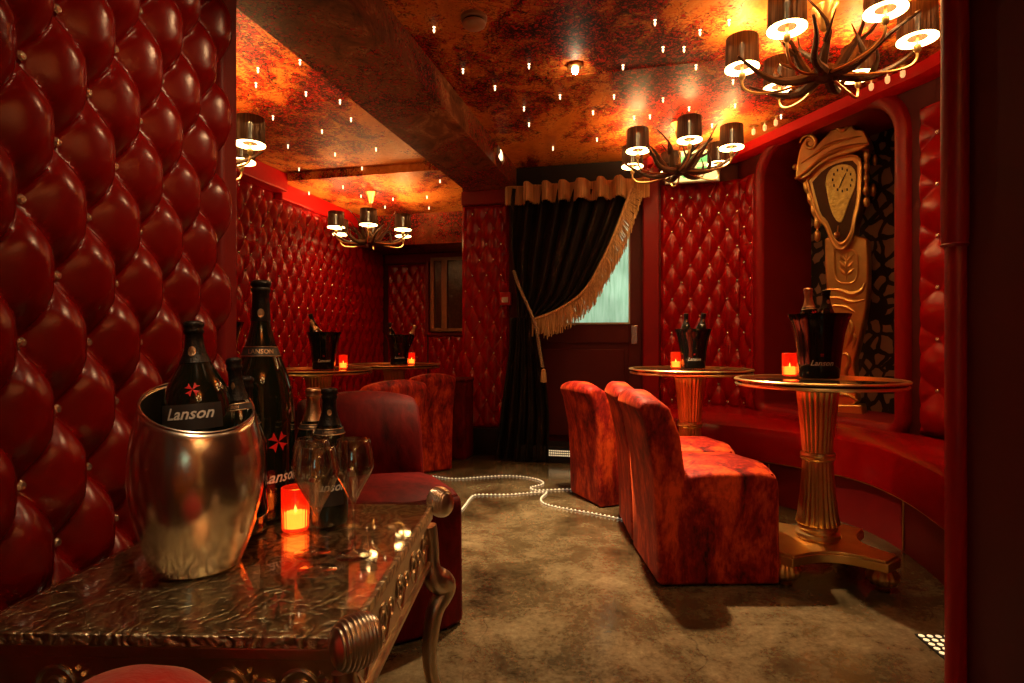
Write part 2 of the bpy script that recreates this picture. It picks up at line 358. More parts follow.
# ---------------------------------------------------------------- tufted upholstery
def path_eval(path):
    P = np.array(path, float); d = np.diff(P, axis=0); L = np.hypot(d[:, 0], d[:, 1]); S = np.concatenate([[0], np.cumsum(L)])
    return P, S
gem_mesh = None
def get_gem(r):
    m = MB(); m.lathe([(0, -.2*r), (r*.9, -.1*r), (r, .15*r), (r*.62, .55*r), (0.0001, .62*r)], 8)
    me = bpy.data.meshes.new('button'); me.from_pydata(m.v, [], m.f); me.materials.append(gem); return me
def tuft(name, path, z0, z1, side, a, b, D, ds, dz, mtl, gemr=.009, phase=(0, 0), edge=.02, parent=None, first=100, back=.02, see=None):
    P, S = path_eval(path); W = S[-1]; ns = max(2, int(W/ds)); nz = max(2, int((z1-z0)/dz))
    s = np.linspace(0, W, ns+1); z = np.linspace(z0, z1, nz+1)
    X = np.interp(s, S, P[:, 0]); Y = np.interp(s, S, P[:, 1])
    tx = np.gradient(X); ty = np.gradient(Y); l = np.hypot(tx, ty); tx /= l; ty /= l
    nx, ny = (ty*side, -tx*side)
    ss, zz = np.meshgrid(s, z, indexing='ij')
    p = (ss+phase[0])/a+(zz+phase[1])/b; q = (ss+phase[0])/a-(zz+phase[1])/b
    p2 = p; q2 = q
    f = (np.abs(np.sin(PI*p2))*np.abs(np.sin(PI*q2)))**.50
    rp = p-np.round(p); rq = q-np.round(q)
    dx = a*(rp+rq)/2; dzz = b*(rp-rq)/2; d2 = dx*dx+dzz*dzz
    rr = (.30*a)**2
    h = D*(.72*f+.28*(1-np.exp(-d2/rr)))
    e = np.minimum(np.minimum(ss, W-ss), np.minimum(zz-z0, z1-zz)); e = np.clip(e/edge, 0, 1); e = e*e*(3-2*e)
    h = h*e
    h += .004
    co = np.stack([X[:, None]+nx[:, None]*h, Y[:, None]+ny[:, None]*h, zz], -1).reshape(-1, 3)
    i, j = np.meshgrid(np.arange(ns), np.arange(nz), indexing='ij'); k = (i*(nz+1)+j).ravel()
    fc = np.stack([k, k+nz+1, k+nz+2, k+1], -1)
    if side < 0: fc = fc[:, ::-1]
    me = bpy.data.meshes.new(name); me.vertices.add(len(co)); me.vertices.foreach_set('co', co.astype(np.float32).ravel())
    me.loops.add(fc.size); me.loops.foreach_set('vertex_index', fc.astype(np.int32).ravel())
    me.polygons.add(len(fc)); me.polygons.foreach_set('loop_start', np.arange(0, fc.size, 4, dtype=np.int32)); me.polygons.foreach_set('loop_total', np.full(len(fc), 4, np.int32))
    me.update(); me.validate(); me.polygons.foreach_set('use_smooth', np.ones(len(fc), bool)); me.materials.append(mtl)
    o = bpy.data.objects.new(name, me); C.objects.link(o)
    if parent: o.parent = parent
    # buttons on the lattice
    pts = []
    M = int(W/a+(z1+abs(phase[1]))/b+abs(phase[0])/a)+6
    for m_ in range(-M, M+1):
        for n_ in range(-M, M+1):
            S_ = a*(m_+n_)/2-phase[0]; Z_ = b*(m_-n_)/2-phase[1]
            if edge*.8 < S_ < W-edge*.8 and z0+edge*.8 < Z_ < z1-edge*.8:
                x = np.interp(S_, S, P[:, 0]); y = np.interp(S_, S, P[:, 1]); g = min(int(S_/W*ns), ns)
                pos = (x+nx[g]*(.004+.22*D), y+ny[g]*(.004+.22*D), Z_); 
                X_ = pos[0]/max(pos[1], .01)*F+CX; Y_ = CY-(pos[2]-CAMZ)/max(pos[1], .01)*F
                vis = pos[1] > .3 and -20 < X_ < 1044 and -20 < Y_ < 700
                pts.append((not vis, pos[1], pos, math.atan2(ny[g], nx[g])))
    pts.sort(); gm = get_gem(gemr); rest = MB(); nvis = 0
    for n_, (nv, d_, pos, an) in enumerate(pts):
        if nv and see is None: 
            continue
        if nvis < first:
            nvis += 1
            ob = bpy.data.objects.new('button', gm); C.objects.link(ob); ob.parent = o; ob.location = pos; ob.rotation_euler = (0, PI/2, an)
        else:
            R = Matrix.Translation(pos) @ Euler((0, PI/2, an)).to_matrix().to_4x4()
            rest.add([R @ v.co for v in gm.vertices], [tuple(f_.vertices) for f_ in gm.polygons])
    if rest.v:
        r_ = rest.build('button', gem, o, smooth=False); r_['kind'] = 'stuff'
    return o

def sweep(name, path, prof, side, mtl, parent=None, closed_prof=True, ang=40):
    """prof: list of (offset from wall, z) swept along an xy path"""
    P = [Vector((p[0], p[1])) for p in path]; n = len(P); m = MB(); k = len(prof); vs = []
    for i in range(n):
        t = (P[min(i+1, n-1)]-P[max(i-1, 0)]).normalized(); nn = Vector((t.y*side, -t.x*side))
        for (o_, z) in prof: q = P[i]+nn*o_; vs.append((q.x, q.y, z))
    fs = [(i*k+j, (i+1)*k+j, (i+1)*k+(j+1) % k, i*k+(j+1) % k) for i in range(n-1) for j in range(k)]
    fs += [tuple(range(k-1, -1, -1)), tuple((n-1)*k+j for j in range(k))]
    m.add(vs, fs); o = m.build(name, mtl, parent, ang=ang)
    return o

# ================================================================ THE ROOM
def ubox(mb, u0, u1, v0, v1, z0, z1, mi=0):
    mb.prism([uv(u0, v0), uv(u1, v0), uv(u1, v1), uv(u0, v1)], z0, z1, mi)
def sbox(name, mtl, u0, u1, v0, v1, z0, z1, parent=None, bevel=0, kind=True):
    m = MB(); ubox(m, u0, u1, v0, v1, z0, z1); o = m.build(name, mtl, parent, smooth=False, bevel=bevel)
    if not parent and kind: struct(o)
    return o
VB, VF, UL = 4.45, 6.05, -3.0
sbox('floor', floorm, -3.3, 2.9, -2.8, 6.3, -.12, 0)
m = MB(); ubox(m, -1.06, 2.9, -2.8, 4.7, 2.26, 2.38); struct(m.build('ceiling', ceilm, smooth=False))
m = MB(); ubox(m, -3.3, -1.45, -2.8, 4.12, 2.25, 2.38); struct(m.build('ceiling', ceilm, smooth=False))
m = MB(); ubox(m, -3.3, -1.45, 4.10, 6.3, 2.19, 2.38); struct(m.build('ceiling', ceilm, smooth=False))
sbox('trim_1', ceild, -1.46, -1.05, -2.8, VB, 2.10, 2.375)                 # dropped beam
sbox('trim_2', ceild, UL, -1.49, 5.45, VF, 1.88, 2.20)                # far bulkhead
# paper seams on the ceilings: thin raised battens
for k, (u0, u1, v, z) in enumerate([(-1.06, 2.3, 2.95, 2.26), (-2.95, -1.46, 2.9, 2.25)]):
    m = MB(); ubox(m, u0, u1, v, v+.006, z-.004, z+.01); struct(m.build('trim_%d' % (3+k), ceilm, smooth=False))
# back wall with the door opening
DU0, DU1, DZ = -1.0, -.10, 2.03
m = MB(); ubox(m, -1.505, DU0, VB, VB+.14, 0, 2.27); ubox(m, DU1, .75, VB, VB+.14, 0, 2.27); ubox(m, DU0, DU1, VB, VB+.14, DZ, 2.27)
wb = struct(m.build('wall_back', reddark, smooth=False))
sbox('wall_side', reddark, -1.505, -1.38, VB+.14, VF+.1, 0, 2.27)
sbox('wall_far', reddark, UL-.1, -1.38, VF, VF+.12, 0, 2.27)
sbox('wall_left', reddark, UL-.12, UL, -2.7, VF+.1, 0, 2.27)
m = MB(); ubox(m, -3.2, .15, -2.1, -2.0, 0, 2.27); ubox(m, .65, 2.9, -2.1, -2.0, 0, 2.27); ubox(m, .15, .65, -2.1, -2.0, 0, 1.0); ubox(m, .15, .65, -2.1, -2.0, 1.75, 2.27); struct(m.build('wall_behind', ceilm, smooth=False))  # unseen wall; ceiling paper chosen to give the bucket golden reflections
m = MB()
for a_ in ((.15, .19, 1.0, 1.75), (.61, .65, 1.0, 1.75), (.385, .415, 1.0, 1.75), (.15, .65, 1.0, 1.04), (.15, .65, 1.71, 1.75)): ubox(m, a_[0], a_[1], -2.08, -2.03, a_[2], a_[3])
struct(m.build('window_1', reddark, smooth=False))  # unseen window, added for the daylight spot reflected in the bucket
# tufted upholstery on those walls
tuft('wall_back_padding', [uv(-1.505, VB), uv(-1.115, VB)], .22, 1.985, 1, .118, .248, .030, .0075, .013, leather, .0085, (.03, .06), parent=wb)
BP = [uv(.045, VB), uv(.35, VB), uv(.50, VB-.005), uv(.56, VB-.035), (1.635, 4.13), (1.677, 3.986)]
tuft('wall_back_padding', BP, .42, 2.06, 1, .131, .248, .034, .0075, .012, leather, .010, (.05, .03), parent=wb)
wf = bpy.data.objects['wall_far']; wl = bpy.data.objects['wall_left']
tuft('wall_far_padding', [uv(-2.93, VF), uv(-2.46, VF)], .3, 1.76, 1, .118, .248, .028, .010, .016, leather, .010, (.0, .02), parent=wf)
tuft('wall_far_padding', [uv(-2.44, VF), uv(-1.52, VF)], .3, .97, 1, .118, .248, .028, .010, .016, leather, .010, (.0, .02), parent=wf)
tuft('wall_left_padding', [uv(UL, 3.1), uv(UL, 6.03)], .3, 2.11, 1, .135, .248, .040, .0085, .012, leather, .009, (.02, .05), parent=wl)
# red trims
def utrim(n, u0, u1, v0, v1, z0, z1, mtl=redpaint, bevel=.008): return sbox('trim_%d' % n, mtl, u0, u1, v0, v1, z0, z1, bevel=bevel)
utrim(5, -1.505, -1.10, VB-.035, VB-.001, 1.99, 2.10, redsmooth)
utrim(6, -.085, .035, VB-.04, VB-.001, 0, 2.26, redsmooth, .012)
utrim(7, UL+.05, -1.52, VF-.05, VF-.001, 1.775, 1.875)
utrim(8, -2.462, -2.425, VF-.05, VF-.001, .97, 1.78)
utrim(9, -2.425, -1.52, VF-.05, VF-.001, .965, 1.0)
utrim(10, UL+.012, UL+.14, 2.0, 4.10, 2.10, 2.249, redlit, .01)
utrim(11, UL+.012, UL+.085, 4.10, 5.45, 2.05, 2.189, redlit, .01)
struct(sbox('baseboard_back', blackpaint, -1.505, DU0-.02, VB-.03, VB-.001, 0, .21, bevel=.006))
utrim(12, -1.09, -.09, VB-.03, VB-.001, 2.035, 2.255, blackpaint, 0)
# step in front of the door with a row of small lights
st = struct(sbox('trim_13', blackpaint, -1.02, .0, VB-.20, VB+.02, 0, .125, bevel=.005))

# right wall: angled booth wall with the arched niche
W0 = Vector((1.62, 4.16)); WD = Vector((.44, -1.34)).normalized(); WN = Vector((-WD.y, WD.x))   # WN points away from the room
WL = 1.41
def wp(s, z, off=0): q = W0+WD*s+WN*off; return Vector((q.x, q.y, z))
S0, S1, NZ0, NZ1, NR = .262, 1.205, .47, 2.175, .20
def niche_outline(g=0.0):
    out = []
    for cx, cz, a0 in ((S1-NR, NZ1-NR, 0), (S0+NR, NZ1-NR, PI/2)):
        for k in range(9): a = a0+PI/2*k/8; out.append((cx+(NR+g)*math.cos(a), cz+(NR+g)*math.sin(a)))
    r = .03
    for cx, cz, a0 in ((S0+r, NZ0+r, PI), (S1-r, NZ0+r, 1.5*PI)):
        for k in range(4): a = a0+PI/2*k/3; out.append((cx+(r+g)*math.cos(a), cz+(r+g)*math.sin(a)))
    return out
import bmesh
def wall_with_hole(name, mtl):
    bm = bmesh.new()
    def loop(pts):
        vs = [bm.verts.new(wp(s, z)) for s, z in pts]
        return [bm.edges.new((vs[i], vs[(i+1) % len(vs)])) for i in range(len(vs))]
    e = loop([(0, 0), (WL, 0), (WL, 2.27), (0, 2.27)])+loop(niche_outline())
    bmesh.ops.triangle_fill(bm, use_beauty=True, edges=e)
    bm.normal_update()
    me = bpy.data.meshes.new(name); bm.to_mesh(me); bm.free(); me.materials.append(mtl)
    o = bpy.data.objects.new(name, me); C.objects.link(o); return o
wr = struct(wall_with_hole('wall_right', reddark))
m = MB(); ol = niche_outline(); n = len(ol); DEP = .40
m.add([wp(s, z) for s, z in ol]+[wp(s, z, DEP) for s, z in ol], [(i, (i+1) % n, n+(i+1) % n, n+i) for i in range(n)])
m.build('niche_lining', redpaint, wr)
m = MB(); m.add([wp(s, z, DEP) for s, z in ol], [tuple(range(n))]); lc = m.build('lace_panel', lace, wr, smooth=False)
# padded frame round the niche
m = MB(); K = 9; vs = []
c0 = niche_outline(); 
for i in range(n):
    p0 = c0[i-1]; p1 = c0[(i+1) % n]; t = Vector((p1[0]-p0[0], p1[1]-p0[1])).normalized(); o_ = Vector((t.y, -t.x))
    for k in range(K):
        a = PI*k/(K-1); w = .043*(1-math.cos(a)); hgt = .038*math.sin(a)
        vs.append(wp(c0[i][0]+o_.x*w, c0[i][1]+o_.y*w, -hgt))
m.add(vs, [(i*K+k, ((i+1) % n)*K+k, ((i+1) % n)*K+k+1, i*K+k+1) for i in range(n) for k in range(K-1)])
m.build('padded_frame', redsmooth, wr, ang=60)
# booth wall continuing towards the camera, tufted
NP = [(2.036, 2.89), (2.075, 2.72), (2.09, 2.5), (2.05, 2.2), (1.95, 1.9), (1.80, 1.52)]
m = MB(); o2 = [(p[0]+.11, p[1]+.01) for p in NP]
m.prism([(2.06, 2.83)]+NP[1:]+o2[::-1], 0, 2.27); wb2 = struct(m.build('wall_booth', reddark, smooth=False))
tuft('wall_booth_padding', NP, .44, 2.06, 1, .30, .25, .04, .010, .010, leather, .011, (.20, .09), parent=wb2)
LP_ = [uv(-.05, VB), uv(.42, VB), (1.60, 4.16), tuple(W0+WD*.1), (2.06, 2.82), (2.09, 2.5), (2.05, 2.2), (1.95, 1.9), (1.80, 1.52)]
lg = sweep('trim_14', LP_, [(0.005, 2.175), (.055, 2.185), (.075, 2.20), (.075, 2.259), (0.005, 2.259)], 1, redlit); struct(lg)
# near partitions
def wx(y): return -.825+.045*(y-1.6)
m = MB(); m.prism([(wx(-1.9), -1.9), (wx(1.69), 1.69), (wx(1.69)-.14, 1.69), (wx(-1.9)-.14, -1.9)], 0, 2.255); wn = struct(m.build('wall_near_left', reddark, smooth=False))
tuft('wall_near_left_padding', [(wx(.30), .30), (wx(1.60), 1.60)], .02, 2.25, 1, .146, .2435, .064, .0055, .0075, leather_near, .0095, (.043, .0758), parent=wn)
m = MB(); m.box((wx(1.635)+.006, 1.645, 1.12), (.04, .09, 2.23)); struct(m.build('trim_15', redpaint, bevel=.015))
m = MB(); m.prism([(1.15, 1.51), (1.49, -1.9), (1.62, -1.9), (1.28, 1.51)], 0, 2.255); m.prism([(1.28, 1.40), (1.28, 1.51), (2.0, 1.51), (2.0, 1.40)], 0, 2.255)
struct(m.build('wall_near_right', reddark, smooth=False))
m = MB()
m.lathe([(.029, 1.150), (.031, 1.17), (.031, 2.24), (.028, 2.258)], 28, c=(1.139, 1.49, 0)); m.lathe([(.024, .002), (.024, 1.14), (.022, 1.148)], 28, c=(1.141, 1.49, 0))
m.lathe([(.026, 1.142), (.033, 1.148), (.026, 1.155)], 28, c=(1.139, 1.49, 0))
struct(m.build('trim_16', redsmooth))

# door
dr = struct(empty('door_1', (*uv((DU0+DU1)/2, VB+.02), 0)))
M0 = Matrix.Translation(dr.location)
def dbuild(mb, name, mtl, par=dr, **k):
    o = mb.build(name, mtl, par, **k); o.matrix_parent_inverse = M0.inverted(); return o
WU0, WU1, WZ0, WZ1 = -.88, -.19, 1.045, 1.93
m = MB()
ubox(m, DU0, WU0, VB+.01, VB+.06, .01, DZ); ubox(m, WU1, DU1, VB+.01, VB+.06, .01, DZ); ubox(m, WU0, WU1, VB+.01, VB+.06, WZ1, DZ); ubox(m, WU0, WU1, VB+.01, VB+.06, .89, WZ0)
ubox(m, WU0, WU1, VB+.025, VB+.06, .11, .895); ubox(m, WU0, WU1, VB+.01, VB+.06, .01, .115)
dbuild(m, 'door_leaf', reddark, bevel=.004, smooth=False)
m = MB(); ubox(m, WU0+.03, WU1-.03, VB+.012, VB+.03, .17, .84); dbuild(m, 'door_panel', reddark, bevel=.006, smooth=False)
m = MB()
for a in ((WU0-.012, WU1+.012, WZ0-.014, WZ0), (WU0-.012, WU1+.012, WZ1, WZ1+.014), (WU1, WU1+.012, WZ0, WZ1)): ubox(m, a[0], a[1], VB-.0, VB+.012, a[2], a[3])
dbuild(m, 'glazing_bead', mat('cream glazing bead', (.55, .42, .28), .5), smooth=False)
def pane_mat():
    m_, nt, b, N, L = newmat('rain streaked glass')
    b.inputs['Transmission Weight'].default_value = 1; b.inputs['Roughness'].default_value = .55; b.inputs['IOR'].default_value = 1.12
    tc = N.new('ShaderNodeTexCoord'); mp = N.new('ShaderNodeMapping'); mp.inputs['Scale'].default_value = (70, 70, 6); L.new(tc.outputs['Object'], mp.inputs[0])
    n_ = noise(N, L, mp.outputs[0], 1, 3); bp = N.new('ShaderNodeBump'); bp.inputs['Strength'].default_value = .6; bp.inputs['Distance'].default_value = .01
    L.new(n_, bp.inputs['Height']); L.new(bp.outputs[0], b.inputs['Normal'])
    r = ramp(N, [(.3, (.55, .70, .58)), (.5, (.80, .90, .82)), (.7, (.95, 1, .95))]); L.new(n_, r.inputs[0]); L.new(r.outputs[0], b.inputs['Base Color']); return m_
m = MB(); ubox(m, WU0, WU1, VB+.032, VB+.036, WZ0, WZ1); dbuild(m, 'glass_pane', pane_mat(), smooth=False)
m = MB(); ubox(m, -.17, -.125, VB-.008, VB+.01, .88, 1.02); hp = dbuild(m, 'handle_plate', silver, bevel=.004)
m = MB(); a = uv(-.148, VB-.03); b_ = uv(-.148, VB+.0)
m.tube([(b_[0], b_[1], .93), (a[0], a[1], .925), (a[0], a[1], .86)], [.010, .010, .008], 8); m.sphere((a[0], a[1], .85), .014)
hh = m.build('door_handle', silver, hp); hh.matrix_parent_inverse = M0.inverted()
# shrubbery outside the door window
def leaf_mat():
    m_, nt, b, N, L = newmat('pale green leaves'); tc = N.new('ShaderNodeTexCoord'); n_ = noise(N, L, tc.outputs['Object'], 4, 5)
    r = ramp(N, [(.35, (.05, .10, .045)), (.5, (.20, .32, .17)), (.65, (.42, .54, .36))]); L.new(n_, r.inputs[0]); L.new(r.outputs[0], b.inputs['Base Color']); b.inputs['Roughness'].default_value = .6; return m_
m = MB(); rl = random.Random(3)
for k in range(1700):
    x, y = uv(rl.uniform(-1.3, 1.1), 5.9+rl.uniform(-.25, .3)); z = rl.uniform(0, 2.7); s = rl.uniform(.03, .06)
    d1 = Vector((rl.uniform(-1, 1), rl.uniform(-.4, .4), rl.uniform(-1, .3))).normalized(); d2 = d1.cross(Vector((0, 1, .3))).normalized()
    c = Vector((x, y, z)); m.add([c, c+d1*s+d2*s*.45, c+d1*s*2.1, c+d1*s-d2*s*.45], [(0, 1, 2, 3)])
tag(m.build('garden_hedge', leaf_mat(), smooth=False), 'pale green hedge outside seen through the door window', 'hedge', kind='stuff')

# light strip set in the step
def ledplate(name, label, c, du, dn, nu, nv, dot, parent=None):
    e = tag(empty(name, tuple(c)), label, 'floor light')
    m = MB(); du_, dn_ = Vector(du), Vector(dn); nrm = du_.cross(dn_).normalized()
    th = .004
    P = [-du_/2-dn_/2, du_/2-dn_/2, du_/2+dn_/2, -du_/2+dn_/2]
    m.slab(P, nrm, th); m.build('grille_plate', blackpaint, e, smooth=False)
    m = MB()
    for i in range(nu):
        for j in range(nv):
            p = du_*((i+.5)/nu-.5)+dn_*((j+.5)/nv-.5)+nrm*(th)
            ring = [p+(du_.normalized()*math.cos(a)+dn_.normalized()*math.sin(a))*dot for a in [2*PI*q/8 for q in range(8)]]
            m.slab(ring, nrm, .0012)
    d = m.build('lamp_holes', mat(name+' glow', (1, .9, .6), .5, emit=(1, .72, .38), es=.9), e, smooth=False); d['kind'] = 'stuff'
    return e
uvec = Vector((CA, -SA, 0)); 
c = Vector((*uv(-.585, VB-.205), .075)); 
ledplate('step_light', 'perforated warm light strip low on the black step by the curtain', c, uvec*.36, Vector((0, 0, .05)), 24, 3, .0055)
ledplate('floor_light', 'perforated glowing floor plate at the foot of the near right pilaster', Vector((1.33, 1.63, .002)), Vector((.22, -.02, 0)), Vector((.025, .27, 0)), 9, 11, .0085)

# ---------------------------------------------------------------- small wall / ceiling items
e = tag(empty('framed_panel', (*uv(-2.14, VF-.055), 1.40)), 'narrow wood framed dark glass panel on the far tufted wall', 'frame')
m = MB()
def lb(mb, a0, a1, d0, d1, z0, z1):   # box in a local frame whose x is room-u, y is room-v
    pts = [(CA*x+SA*y, -SA*x+CA*y) for x, y in ((a0, d0), (a1, d0), (a1, d1), (a0, d1))]
    mb.prism(pts, z0, z1)
for a in ((-.25, -.205), (-.12, -.055), (.20, .25)): lb(m, a[0], a[1], -.03, .045, -.39, .42)
lb(m, -.25, .25, -.03, .045, -.39, -.355); lb(m, -.25, .25, -.03, .045, .385, .42)
m.build('wooden_frame', mat('brown wood', (.30, .14, .06), .4, var=(20, .3)), e, smooth=False, bevel=.004)
m = MB(); lb(m, -.21, .205, .0, .02, -.36, .39); m.build('dark_pane', mat('mottled dark glass', (.06, .03, .018), .15, bump=(30, .5, .01), var=(30, .6)), e, smooth=False)
e = tag(empty('fire_call_point', (*uv(-1.135, VB-.045), 1.235)), 'small red fire call point box on the tufted pillar beside the curtain', 'alarm')
m = MB(); lb(m, -.042, .042, -.02, .03, -.05, .05); m.build('box_body', mat('red plastic', (.6, .02, .015), .35), e, bevel=.006)
m = MB(); lb(m, -.024, .026, -.023, -.0195, -.03, .012); m.build('white_label', white, e, smooth=False)
e = tag(empty('smoke_detector', (-.159, 2.43, 2.26)), 'round brown smoke detector on the dark part of the ceiling', 'smoke detector')
m = MB(); m.lathe([(.055, 0), (.055, -.014), (.047, -.018)], 28); m.build('base', mat('beige plastic', (.45, .25, .14), .4), e)
m = MB(); m.lathe([(.046, -.018), (.046, -.026)], 28); m.build('vent_ring', blackpaint, e)
m = MB(); m.lathe([(.050, -.026), (.047, -.036), (.035, -.045), (.0001, -.048)], 28); m.build('cap', bpy.data.materials['beige plastic'], e)
# bare ceiling downlight
e = tag(empty('ceiling_spotlight', (.31, 2.85, 2.26)), 'bare bright ceiling spotlight in front of the curtained door', 'light')
m = MB(); m.lathe([(.035, 0), (.035, -.012), (.022, -.02)], 24); m.build('fixture_ring', brass, e)
m = MB(); m.sphere((0, 0, -.03), .017); m.build('bulb', mat('bare bulb', (1, .9, .7), .5, emit=(1, .75, .42), es=120), e)

def light(kind, name, loc, power, col, size=.03, parent=None, rot=None, spot=None, blend=.6):
    l = bpy.data.lights.new(name, kind); l.energy = power; l.color = col
    if kind == 'AREA': l.shape = 'DISK'; l.size = size
    else: l.shadow_soft_size = size
    if spot: l.spot_size = math.radians(spot); l.spot_blend = blend
    o = bpy.data.objects.new(name, l); C.objects.link(o); o.location = loc
    if rot: o.rotation_euler = rot
    if parent: o.parent = parent
    return o
WARM = (1, .50, .17)
light('SPOT', 'spotlight_beam', (.31, 2.85, 2.20), 560, (1, .66, .34), .03, spot=78, blend=1.0, rot=(math.radians(-4), 0, 0))

# crystal drops in the ceiling
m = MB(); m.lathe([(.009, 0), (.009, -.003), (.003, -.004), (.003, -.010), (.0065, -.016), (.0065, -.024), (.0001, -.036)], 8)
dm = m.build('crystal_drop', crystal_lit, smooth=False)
DROPS = [(-1, 258, 68), (-1, 256, 83), (-1, 273, 116), (-1, 288, 145), (-1, 299, 168), (-1, 351, 118), (-1, 335, 153), (-1, 376, 148), (-1, 362, 167), (-1, 306, 92), (-1, 300, 60), (-1, 340, 100), (-1, 322, 130),
         (-2, 343, 186), (-2, 361, 195), (-2, 393, 198), (-2, 385, 206), (-2, 429, 207), (-2, 427, 196), (-2, 440, 180), (-2, 366, 209), (-2, 309, 192), (-2, 400, 216),
         (1, 434, 27), (1, 463, 69), (1, 495, 86), (1, 529, 64), (1, 524, 107), (1, 529, 123), (1, 623, 65), (1, 614, 95), (1, 663, 47), (1, 684, 47), (1, 696, 65), (1, 733, 80), (1, 663, 98), (1, 689, 107), (1, 650, 115), (1, 553, 147), (1, 597, 138), (1, 634, 116), (1, 646, 127), (1, 593, 111), (1, 712, 124), (1, 781, 115), (1, 735, 104), (1, 729, 20), (1, 700, 30), (1, 655, 20), (1, 560, 95)]
first = True
for zn, px, py in DROPS:
    zc = {-1: 2.25, -2: 2.19, 1: 2.26}[zn]; Y = (zc-CAMZ)*F/(CY-py)
    o = dm if first else dm.copy()
    if not first: C.objects.link(o)
    first = False
    o.location = ((px-CX)/F*Y, Y, zc+.001); o.scale = (.75, .75, .8)
    lab = {-1: 'tiny lit crystal drop on the orange ceiling over the left alcove', -2: 'tiny lit crystal drop on the far lower ceiling of the left alcove', 1: 'tiny lit crystal drop on the main ceiling between beam and chandeliers'}[zn]
    grp = {-1: 'crystal drops over the near left alcove', -2: 'crystal drops over the far left alcove', 1: 'crystal drops in the main ceiling'}[zn]
    tag(o, lab, 'crystal', grp)
# glass pendants along the right wall edge
pend = None
PLAB = ['leftmost of three glass pendants above the niche corner', 'middle of three glass pendants above the niche corner', 'rightmost of three glass pendants above the niche corner',
        'glass pendant nearest the arch in the trio below the large chandelier', 'middle glass pendant in the trio below the large chandelier', 'glass pendant nearest the pilaster in the trio below the large chandelier']
for k, (px, py) in enumerate([(755, 129), (766, 125), (777, 120), (871, 84), (887, 77), (902, 71)]):
    Y = 1.36*F/(CY-py)
    if pend is None:
        pend = empty('glass_pendant', (0, 0, 0))
        m = MB(); m.lathe([(.0001, 0), (.026, 0), (.028, -.004), (.010, -.008), (.0001, -.009)], 18); m.build('ceiling_disc', gold, pend)
        m = MB(); m.lathe([(.003, -.008), (.003, -.018), (.011, -.022), (.012, -.045), (.007, -.055), (.0001, -.057)], 10); m.build('glass_drop', mat('amber lit glass', (.95, .7, .4), .1, emit=(1, .5, .18), es=.8), pend)
        o = pend
    else: o = copy_tree(pend)
    o.location = ((px-CX)/F*Y-.03, Y-.05, 2.26); tag(o, PLAB[k], 'pendant', 'glass pendants along the right ceiling edge')
# little crystal sconce on the beam
e = tag(empty('crystal_cluster', (*uv(-1.045, 3.75), 2.15)), 'cluster of three hanging crystals on the side of the dark beam', 'crystal cluster')
m = MB(); m.box((.01, 0, .035), (.02, .03, .02)); m.build('bracket', gold, e)
for k in range(3):
    m = MB(); m.lathe([(.002, .04), (.011, .02), (.013, -.01), (.0001, -.035)], 8, c=(.03+.014*k, -.02+.02*k, -.022*k+.02)); m.build('crystal', crystal_lit if k == 1 else crystal, e, smooth=False)

# exit sign hanging from the ceiling
e = tag(empty('exit_sign', (1.27, 4.09, 2.137), math.radians(-13.8)), 'glowing yellow and green exit sign box behind the middle chandelier', 'sign')
m = MB(); m.box((0, .012, 0), (.37, .03, .23)); m.box((-.12, .012, .122), (.012, .012, .02)); m.box((.12, .012, .122), (.012, .012, .02)); m.build('sign_box', mat('sign frame', (.6, .6, .5), .4), e, bevel=.003)
m = MB(); m.box((0, -.005, 0), (.35, .004, .21)); m.build('lit_face', mat('pale lit face', (.9, .9, .5), .5, emit=(.95, .85, .30), es=1.3), e, smooth=False)
m = MB(); y = -.009
m.slab([(-.145, y, .02), (.145, y, .02), (.145, y, .07), (-.145, y, .07)], (0, -1, 0), .001)
m.slab([(.03, y, -.035), (.10, y, -.035), (.10, y, -.06), (.145, y, -.02), (.10, y, .015), (.10, y, -.01), (.03, y, -.01)], (0, -1, 0), .001)
m.tube([(-.10, y, 0), (-.085, y, -.045)], .009, 6); m.tube([(-.085, y, -.045), (-.12, y, -.085)], .007, 6); m.tube([(-.085, y, -.045), (-.05, y, -.085)], .007, 6); m.tube([(-.13, y, -.03), (-.065, y, -.02)], .006, 6)
m.build('green_pictogram', mat('green print', (.1, .6, .2), .5, emit=(.25, .75, .2), es=1.1), e, smooth=False)

# ---------------------------------------------------------------- curtain
CV = 4.32
def cu(px, py, dv=0.0):
    X = (px-CX)/F; v = CV; Z = v/(SA*X+CA); u = (CA*X-SA)*Z
    return u, CAMZ-(py-CY)/F*Z
def cpos(u, z, dv): x, y = uv(u, CV+dv); return (x, y, z)
def pl(pts, t):
    d = [0]
    for i in range(len(pts)-1): d.append(d[-1]+math.dist(pts[i], pts[i+1]))
    s = t*d[-1]
    for i in range(len(pts)-1):
        if s <= d[i+1] or i == len(pts)-2:
            k = (s-d[i])/(d[i+1]-d[i]); return tuple(pts[i][q]+(pts[i+1][q]-pts[i][q])*k for q in range(2))
def sm(pts, n=4):
    for _ in range(n):
        q = [pts[0]]
        for i in range(len(pts)-1):
            a, b = pts[i], pts[i+1]
            if i > 0: q.append(tuple(a[k]*.75+b[k]*.25 for k in range(len(a))))
            if i < len(pts)-2: q.append(tuple(a[k]*.25+b[k]*.75 for k in range(len(a))))
        q.append(pts[-1]); pts = q
    return pts
EDG = sm([cu(*p) for p in [(632, 190), (626.5, 205), (617, 231), (608, 252), (596, 276), (588, 289), (576, 301), (556, 313), (534, 321)]], 2)
LFT = [cu(*p) for p in [(512, 190), (513, 250), (517, 290), (520, 326)]]
cur = tag(empty('curtain', (*uv(-.6, CV), 0)), 'black velvet curtain swept aside over the door and tied at the left', 'curtain')
CI = Matrix.Translation(cur.location).inverted()
